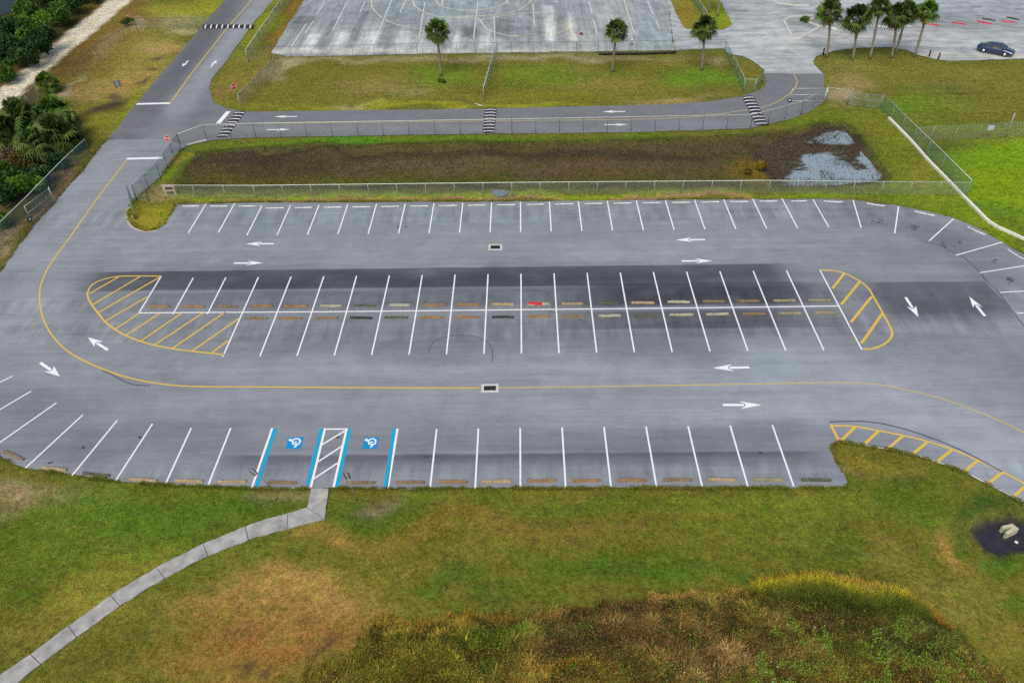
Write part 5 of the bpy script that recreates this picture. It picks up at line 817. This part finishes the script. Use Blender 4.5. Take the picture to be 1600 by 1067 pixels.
for b, r_, hf, cc, l, s in (((200, 40), 9, .7, MD, 'small dark bush at the end of the faint verge fence', 1), ((1258, 34), 8, .5, MD, 'spiky green plant on the kerbed island in the upper lot', 2), ((690, 128), 7, .3, BR, 'tuft of green plants at the foot of the left lone palm', 3), ((1190, 262), 9, .5, (alb(120, 100, 24), alb(160, 136, 40)), 'yellow brown marsh shrub at the pond edge, left of the water', 4), ((1172, 268), 7, .5, (alb(96, 84, 30), alb(140, 120, 40)), 'small yellow marsh shrub left of the larger one', 5)): shrub(l, b, r_, hf, *cc, 120+s, n=900, leaf=.10, name='bush', cat='bush')

# ------------------------------------------------------------------ grass that stands up
def blades(X, Y, Z0, h, wd, tint, rng, lean=.5, wind=(0, 0)):
    n = len(X); az = rng.uniform(0, 2*math.pi, n); la = rng.uniform(0, 1, n)*lean; s = np.c_[np.cos(az), np.sin(az), np.zeros(n)]; f = np.c_[-np.sin(az), np.cos(az), np.zeros(n)]; f = f*la[:, None]; f[:, 0] += wind[0]; f[:, 1] += wind[1]
    P = np.c_[X, Y, Z0]; up = np.array([0, 0, 1.0]); h = h[:, None]; w_ = np.asarray(wd).reshape(-1, 1)*.5
    m = P + up*h*.55 + f*h*.35; t = P + up*h*(1 - .25*la[:, None]) + f*h*1.0
    V = np.stack([P - s*w_, P + s*w_, m + s*w_*.8, m - s*w_*.8, t + s*w_*.15, t - s*w_*.15], 1).reshape(-1, 3); i = np.arange(n)[:, None]*6
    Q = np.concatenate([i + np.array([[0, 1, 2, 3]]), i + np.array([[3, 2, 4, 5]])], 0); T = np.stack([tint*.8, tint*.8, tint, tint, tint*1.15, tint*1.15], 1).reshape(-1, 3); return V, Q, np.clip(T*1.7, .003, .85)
def scatter(poly, n, rng, pad=0):
    P = np.array(poly); lo, hi = P.min(0) - pad, P.max(0) + pad; X = rng.uniform(lo[0], hi[0], n); Y = rng.uniform(lo[1], hi[1], n); return X, Y
rng = np.random.default_rng(11)
MB_ = [(1290, 915, 130, 12, (190, 150, 40), .95), (1230, 912, 50, 8, (196, 150, 46), .9), (1350, 945, 60, 7, (176, 162, 40), .9, 12), (1330, 920, 50, 10, (190, 158, 76), .85, 10), (1390, 930, 40, 16, (140, 140, 36), .7, 15), (1250, 940, 90, 14, (74, 84, 24), .85), (1340, 965, 110, 18, (78, 92, 28), .85, 8), (1420, 960, 60, 12, (120, 124, 34), .7, 20), (1445, 938, 20, 8, (180, 140, 60), .8, 30),
       (620, 962, 70, 9, (168, 134, 58), .85), (720, 955, 60, 10, (166, 134, 56), .85), (690, 1000, 150, 30, (112, 104, 32), .8), (560, 1040, 110, 30, (112, 102, 36), .85), (640, 1055, 90, 16, (104, 104, 30), .7), (760, 990, 70, 20, (88, 104, 26), .7), (750, 1040, 80, 20, (90, 96, 30), .7), (820, 975, 30, 14, (90, 124, 28), .7), (850, 1010, 40, 18, (158, 122, 70), .75), (960, 960, 140, 16, (134, 100, 60), .8), (980, 1000, 140, 26, (104, 80, 48), .85), (900, 1030, 60, 20, (78, 70, 40), .8), (1060, 1010, 90, 24, (122, 96, 56), .7), (1040, 935, 80, 9, (156, 128, 54), .7), (1150, 940, 70, 14, (116, 96, 50), .7), (1180, 980, 50, 20, (112, 98, 40), .7), (1100, 1040, 60, 20, (160, 122, 84), .75), (830, 1050, 50, 18, (172, 134, 70), .75), (900, 1062, 60, 8, (170, 140, 40), .7), (1000, 1055, 60, 12, (110, 92, 48), .6), (1150, 1060, 50, 14, (92, 88, 40), .7),
       (1290, 1010, 120, 30, (84, 78, 38), .85), (1240, 1000, 50, 20, (118, 92, 54), .7), (1420, 1010, 90, 40, (88, 84, 40), .85), (1360, 1050, 110, 20, (80, 88, 34), .8), (1490, 1000, 30, 30, (72, 92, 34), .8, -40), (1540, 1045, 30, 20, (84, 96, 36), .7), (1240, 1055, 50, 20, (132, 104, 62), .7), (1400, 980, 40, 12, (78, 112, 30), .7), (1210, 950, 24, 16, (54, 92, 28), .8), (800, 1100, 700, 20, (122, 104, 46), .8)]
mound_tint = tint_field((112, 98, 44), MB_, .8, 14)
def tussocks(cx, cy, per, h, spread, tip, base, rng, wd=(.016, .042), wind=(.10, .04)):
    n = len(cx); k = np.repeat(np.arange(n), per); a = rng.uniform(0, 6.283, n*per); r_ = spread*np.sqrt(rng.random(n*per)); X = cx[k] + np.cos(a)*r_*.5; Y = cy[k] + np.sin(a)*r_*.5; hh = h[k]*rng.uniform(.55, 1.15, n*per)
    s_ = np.c_[-np.sin(a), np.cos(a), np.zeros(n*per)]; f = np.c_[np.cos(a), np.sin(a), np.zeros(n*per)]*(r_/spread*rng.uniform(.3, .95, n*per))[:, None]; wv = rng.normal(0, .16, (n, 2)) + np.array(wind); f[:, :2] += wv[k]
    P = np.c_[X, Y, ground_z(X, Y) - .05]; H = hh[:, None]; up = np.array([0, 0, 1.0]); w_ = rng.uniform(*wd, n*per)[:, None]*.5; lf = np.linalg.norm(f, axis=1)[:, None]; m = P + up*H*.6 + f*H*.35; t = P + up*H*(1 - .35*lf) + f*H*1.05
    V = np.stack([P - s_*w_, P + s_*w_, m + s_*w_*.9, m - s_*w_*.9, t + s_*w_*.15, t - s_*w_*.15], 1).reshape(-1, 3); q = np.arange(n*per)[:, None]*6; Q = np.concatenate([q + np.array([[0, 1, 2, 3]]), q + np.array([[3, 2, 4, 5]])], 0)
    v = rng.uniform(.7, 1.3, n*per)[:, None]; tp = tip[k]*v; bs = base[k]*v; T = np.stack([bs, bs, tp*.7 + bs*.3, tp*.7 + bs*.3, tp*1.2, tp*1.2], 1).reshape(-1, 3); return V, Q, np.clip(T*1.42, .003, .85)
TV, TQ, TT = [], [], []
def addt(b): o = sum(len(v) for v in TV); TV.append(b[0]); TQ.append(b[1] + o); TT.append(b[2])
X, Y = scatter(MOUND, 60000, rng); s = sdist(X, Y, MOUND); k = (s < rng.normal(-.12, .18, len(s))) & (PX(X, Y, .6)[1] < 1130) & (rng.random(len(s)) < .75*sm(.18, .5, fbm(X, Y, 1.3, 70)) + .25); X, Y, s = X[k], Y[k], s[k]
c = mound_tint(X, Y); u = rng.random(len(X)); cl = fbm(X, Y, 1.0, 71); c = c*np.interp(cl, [.25, .5, .72], [.5, 1.0, 1.6])[:, None]*np.exp(rng.normal(0, .45, len(X)))[:, None]; c[u < .13] *= np.array([.55, 1.0, .5]); c[u > .90] *= np.array([1.5, 1.25, 1.3])
addt(tussocks(X, Y, 16, rng.uniform(.25, .6, len(X))*(.6 + .9*cl)*(.65 + .35*sm(0, -1.2, s)), .26, c, c*np.array([.5, .6, .45]), rng))
gold = np.array(alb(176, 142, 54)); olive = np.array(alb(74, 88, 24)); straw = np.array(alb(188, 152, 84))
OR = np.array(alb(170, 122, 50)); YG = np.array(alb(172, 162, 44)); DG = np.array(alb(96, 104, 34)); DK_ = np.array(alb(34, 42, 18)); MG = np.array(alb(84, 104, 40))
for pts, n, h0, h1, wd_, tip, bs in (([(1180, 917), (1240, 910), (1290, 905)], 200, .5, .8, .16, OR, olive), ([(1180, 923), (1240, 917), (1290, 914), (1310, 924), (1335, 936), (1355, 941), (1380, 940), (1410, 932)], 300, .8, 1.05, .10, YG, DG), ([(1283, 902), (1330, 912), (1402, 924), (1449, 950)], 260, .45, .75, .12, gold, DG), ([(1300, 914), (1345, 925), (1395, 934)], 260, .4, .75, .22, straw, MG), ([(1330, 925), (1375, 932), (1420, 940)], 200, .4, .7, .25, MG*1.2, DG), ([(1190, 934), (1240, 930), (1300, 936), (1345, 954), (1400, 950), (1440, 962)], 620, .6, 1.0, .28, DG, DK_), ([(1449, 950), (1466, 962), (1478, 972)], 60, .3, .5, .15, OR, olive), ([(584, 972), (634, 976), (722, 962), (800, 964)], 110, .3, .55, .22, gold*.8, olive), ([(1021, 935), (1111, 926), (1176, 920)], 120, .3, .5, .2, straw*.8, olive), ([(470, 1068), (530, 1048), (580, 1060), (640, 1068)], 160, .35, .6, .45, np.array(alb(140, 128, 40)), np.array(alb(60, 76, 24)))):
    p = GP(pts, .5); d = np.r_[0, np.cumsum([math.dist(a, b) for a, b in zip(p, p[1:])])]; u = rng.uniform(0, d[-1], n); X = np.interp(u, d, [q[0] for q in p]) + rng.normal(0, wd_, n); Y = np.interp(u, d, [q[1] for q in p]) + rng.normal(0, wd_, n)
    addt(tussocks(X, Y, 26, rng.uniform(h0, h1, n), .3, tip[None]*rng.uniform(.6, 1.35, n)[:, None], bs[None]*rng.uniform(.7, 1.3, n)[:, None], rng))
np_mesh('tall_grass', np.concatenate(TV), np.concatenate(TQ), M_GRASSB, np.concatenate(TT))['kind'] = 'stuff'
# leafy weeds and white flowers on the right of the bank
WE = GP([(1200, 930), (1270, 965), (1400, 968), (1470, 965), (1510, 995), (1584, 1060), (1640, 1120), (1150, 1120), (1180, 1000)], .5)
X, Y = scatter(WE, 90000, rng); k = (sdist(X, Y, WE) + 5*(fbm(X, Y, 3, 76) - .5) < -.4) & (fbm(X, Y, .55, 75) > .60); X, Y = X[k], Y[k]; n = len(X); P = np.c_[X, Y, ground_z(X, Y) + rng.uniform(.15, .65, n)]; a = rng.uniform(0, 6.28, n); tl_ = rng.uniform(-.5, .5, n); ax = np.c_[np.cos(a), np.sin(a), tl_]; bx = np.c_[-np.sin(a), np.cos(a), rng.uniform(-.4, .4, n)]; sz = rng.uniform(.02, .05, n)[:, None]
V = np.stack([P - ax*sz, P + bx*sz*.7, P + ax*sz, P - bx*sz*.7], 1).reshape(-1, 3); u = rng.random(n)[:, None]; c = 1.25*(np.array(alb(82, 100, 30))*(1-u) + np.array(alb(150, 172, 58))*u); fl = rng.random(n) < .018; c[fl] = alb(226, 226, 214); P2 = V.reshape(n, 4, 3)
WV, WC = [V], [np.repeat(c, 4, 0)]
for cnt, size, hi, thr, pal in ((70000, (.025, .06), .5, .46, None), (26000, (.03, .07), .7, .60, (alb(34, 46, 20), alb(70, 90, 34))), (9000, (.04, .08), .6, .66, (alb(84, 124, 34), alb(124, 160, 50)))):
    X, Y = scatter(MOUND, cnt*2, rng); k = (sdist(X, Y, MOUND) < -.35) & (fbm(X, Y, .7, 140 + cnt % 97) > thr) & (PX(X, Y, .5)[1] < 1120); X, Y = X[k], Y[k]; n = len(X); P = np.c_[X, Y, ground_z(X, Y) + rng.uniform(.1, hi, n)]; a = rng.uniform(0, 6.28, n); ax = np.c_[np.cos(a), np.sin(a), rng.uniform(-.6, .6, n)]; bx = np.c_[-np.sin(a), np.cos(a), rng.uniform(-.6, .6, n)]; sz = rng.uniform(*size, n)[:, None]
    u = rng.random(n)[:, None]; cc = mound_tint(X, Y)*np.array([1.0, .9, .95])*np.exp(rng.normal(-.1, .5, n))[:, None]*1.3 if pal is None else np.array(pal[0])*(1-u) + np.array(pal[1])*u
    WV.append(np.stack([P - ax*sz, P + bx*sz*.6, P + ax*sz, P - bx*sz*.6], 1).reshape(-1, 3)); WC.append(np.repeat(np.clip(cc, .003, .8), 4, 0))
V = np.concatenate(WV); n = len(V)//4
np_mesh('weeds', V, np.arange(n*4).reshape(-1, 4), M_SHRUB, np.concatenate(WC))['kind'] = 'stuff'
# mown turf: short tufts over the front lawn and ragged growth along every paved edge
PV, PQ, PT = [], [], []
def add(b):
    V, Q, T = b; o = sum(len(v) for v in PV); PV.append(V); PQ.append(Q + o); PT.append(T)
LAWN = GP([(-60, 700), (0, 713), (76, 737), (215, 755), (392, 764), (514, 763), (1321, 762), (1297, 698), (1311, 689), (1425, 710), (1544, 756), (1600, 788), (1680, 850), (1700, 1120), (-80, 1120)])
X, Y = scatter(LAWN, 230000, rng); k = inside(X, Y, LAWN) & ~inside(X, Y, LOT) & (sdist(X, Y, MOUND) > .1) & (sdist(X, Y, HOLE) > .1) & ~inside(X, Y, PATH_L + PATH_R[::-1]); X, Y = X[k], Y[k]; cl = fbm(X, Y, .7, 77)
T = grass_tint(X, Y)*rng.uniform(.5, 1.55, len(X))[:, None]; add(blades(X, Y, ground_z(X, Y) - .02, rng.uniform(.04, .13, len(X))*(.5+cl), rng.uniform(.014, .035, len(X)), T, rng, .9))
def edge_growth(pts, n, wdt, hmax, keep=None):
    d = np.array([0] + list(np.cumsum([math.dist(a, b) for a, b in zip(pts, pts[1:])]))); u = rng.uniform(0, d[-1], n); X = np.interp(u, d, [p[0] for p in pts]) + rng.normal(0, wdt, n); Y = np.interp(u, d, [p[1] for p in pts]) + rng.normal(0, wdt, n)
    s = sdist(X, Y, LOT); q = fbm(X, Y, .8, 79); k = (s > -.05 - .30*(q - .4)) & (rng.random(n) < sm(.2, .6, q)); X, Y, q = X[k], Y[k], q[k]
    T = grass_tint(X, Y)*rng.uniform(.6, 1.6, len(X))[:, None]; add(blades(X, Y, np.full(len(X), -.03), rng.uniform(.05, hmax, len(X))*(.4+q), rng.uniform(.015, .04, len(X)), T, rng, 1.0))
edge_growth(GP([(-45, 692), (0, 713.5), (76, 736.5), (152, 748), (258, 757), (392, 763), (480, 763)]), 14000, .10, .22); edge_growth(GP([(514, 762), (813, 762), (1200, 762), (1321, 761), (1306, 720), (1297, 698), (1311, 688.5), (1387, 701), (1464, 720.5), (1544, 755), (1600, 787)]), 26000, .10, .22)
edge_growth(GP([(276, 319.5), (400, 316.5), (800, 314.8), (1200, 311.2), (1281, 310.8), (1402, 321), (1491, 340), (1564, 376.5), (1600, 398)]), 22000, .2, .28); edge_growth(GP([(276, 319.5), (258, 350.5), (228, 362), (199, 344), (202, 321), (225, 298), (264, 258), (284, 234)]), 7000, .16, .26); edge_growth(GP([(168, 218), (129, 268), (83, 320), (51, 354), (0, 425)]), 12000, .3, .3)
np_mesh('lawn_grass', np.concatenate(PV), np.concatenate(PQ), M_GRASSB, np.concatenate(PT))['kind'] = 'stuff'
# marsh growth in the pond bed and reeds in the shallow water
X, Y = scatter(BED, 120000, rng); s = sdist(X, Y, BED); pw = inside(X, Y, POND); q = fbm(X, Y, 2.4, 83); k = (s < .3) & (rng.random(len(X)) < np.where(pw, sm(.45, .66, q)*.5 + .08, .75)); X, Y, pw, s = X[k], Y[k], pw[k], s[k]
T = bed_tint(X, Y)*rng.uniform(.5, 1.4, len(X))[:, None]; T[pw] = np.array(alb(70, 64, 44))*rng.uniform(.4, 1.5, pw.sum())[:, None]; V, Q, Tt = blades(X, Y, np.maximum(ground_z(X, Y) - .02, np.where(pw, -.44, -9)), rng.uniform(.08, .3, len(X))*np.where(pw, 1.4, 1), rng.uniform(.02, .05, len(X)), T, rng, .9); np_mesh('marsh_grass', V, Q, M_GRASSB, Tt)['kind'] = 'stuff'
# coarse growth on the banks and verges
X, Y = rng.uniform(-95, 100, 150000), rng.uniform(66, 165, 150000); px, py = PX(X, Y, 0); s = np.minimum.reduce([sdist(X, Y, P) for P in (LOT, ROAD, UPPER, COURT)]); k = (s > .15) & (sdist(X, Y, BED) > .2) & (sdist(X, Y, DIRT) > .3) & (px > -40) & (px < 1640) & (py > -30); X, Y = X[k], Y[k]
T = grass_tint(X, Y)*rng.uniform(.55, 1.5, len(X))[:, None]; q = fbm(X, Y, 2, 90); V, Q, Tt = blades(X, Y, ground_z(X, Y) - .03, rng.uniform(.08, .3, len(X))*(.3 + q), rng.uniform(.03, .09, len(X)), T, rng, 1.0); np_mesh('verge_grass', V, Q, M_GRASSB, Tt)['kind'] = 'stuff'
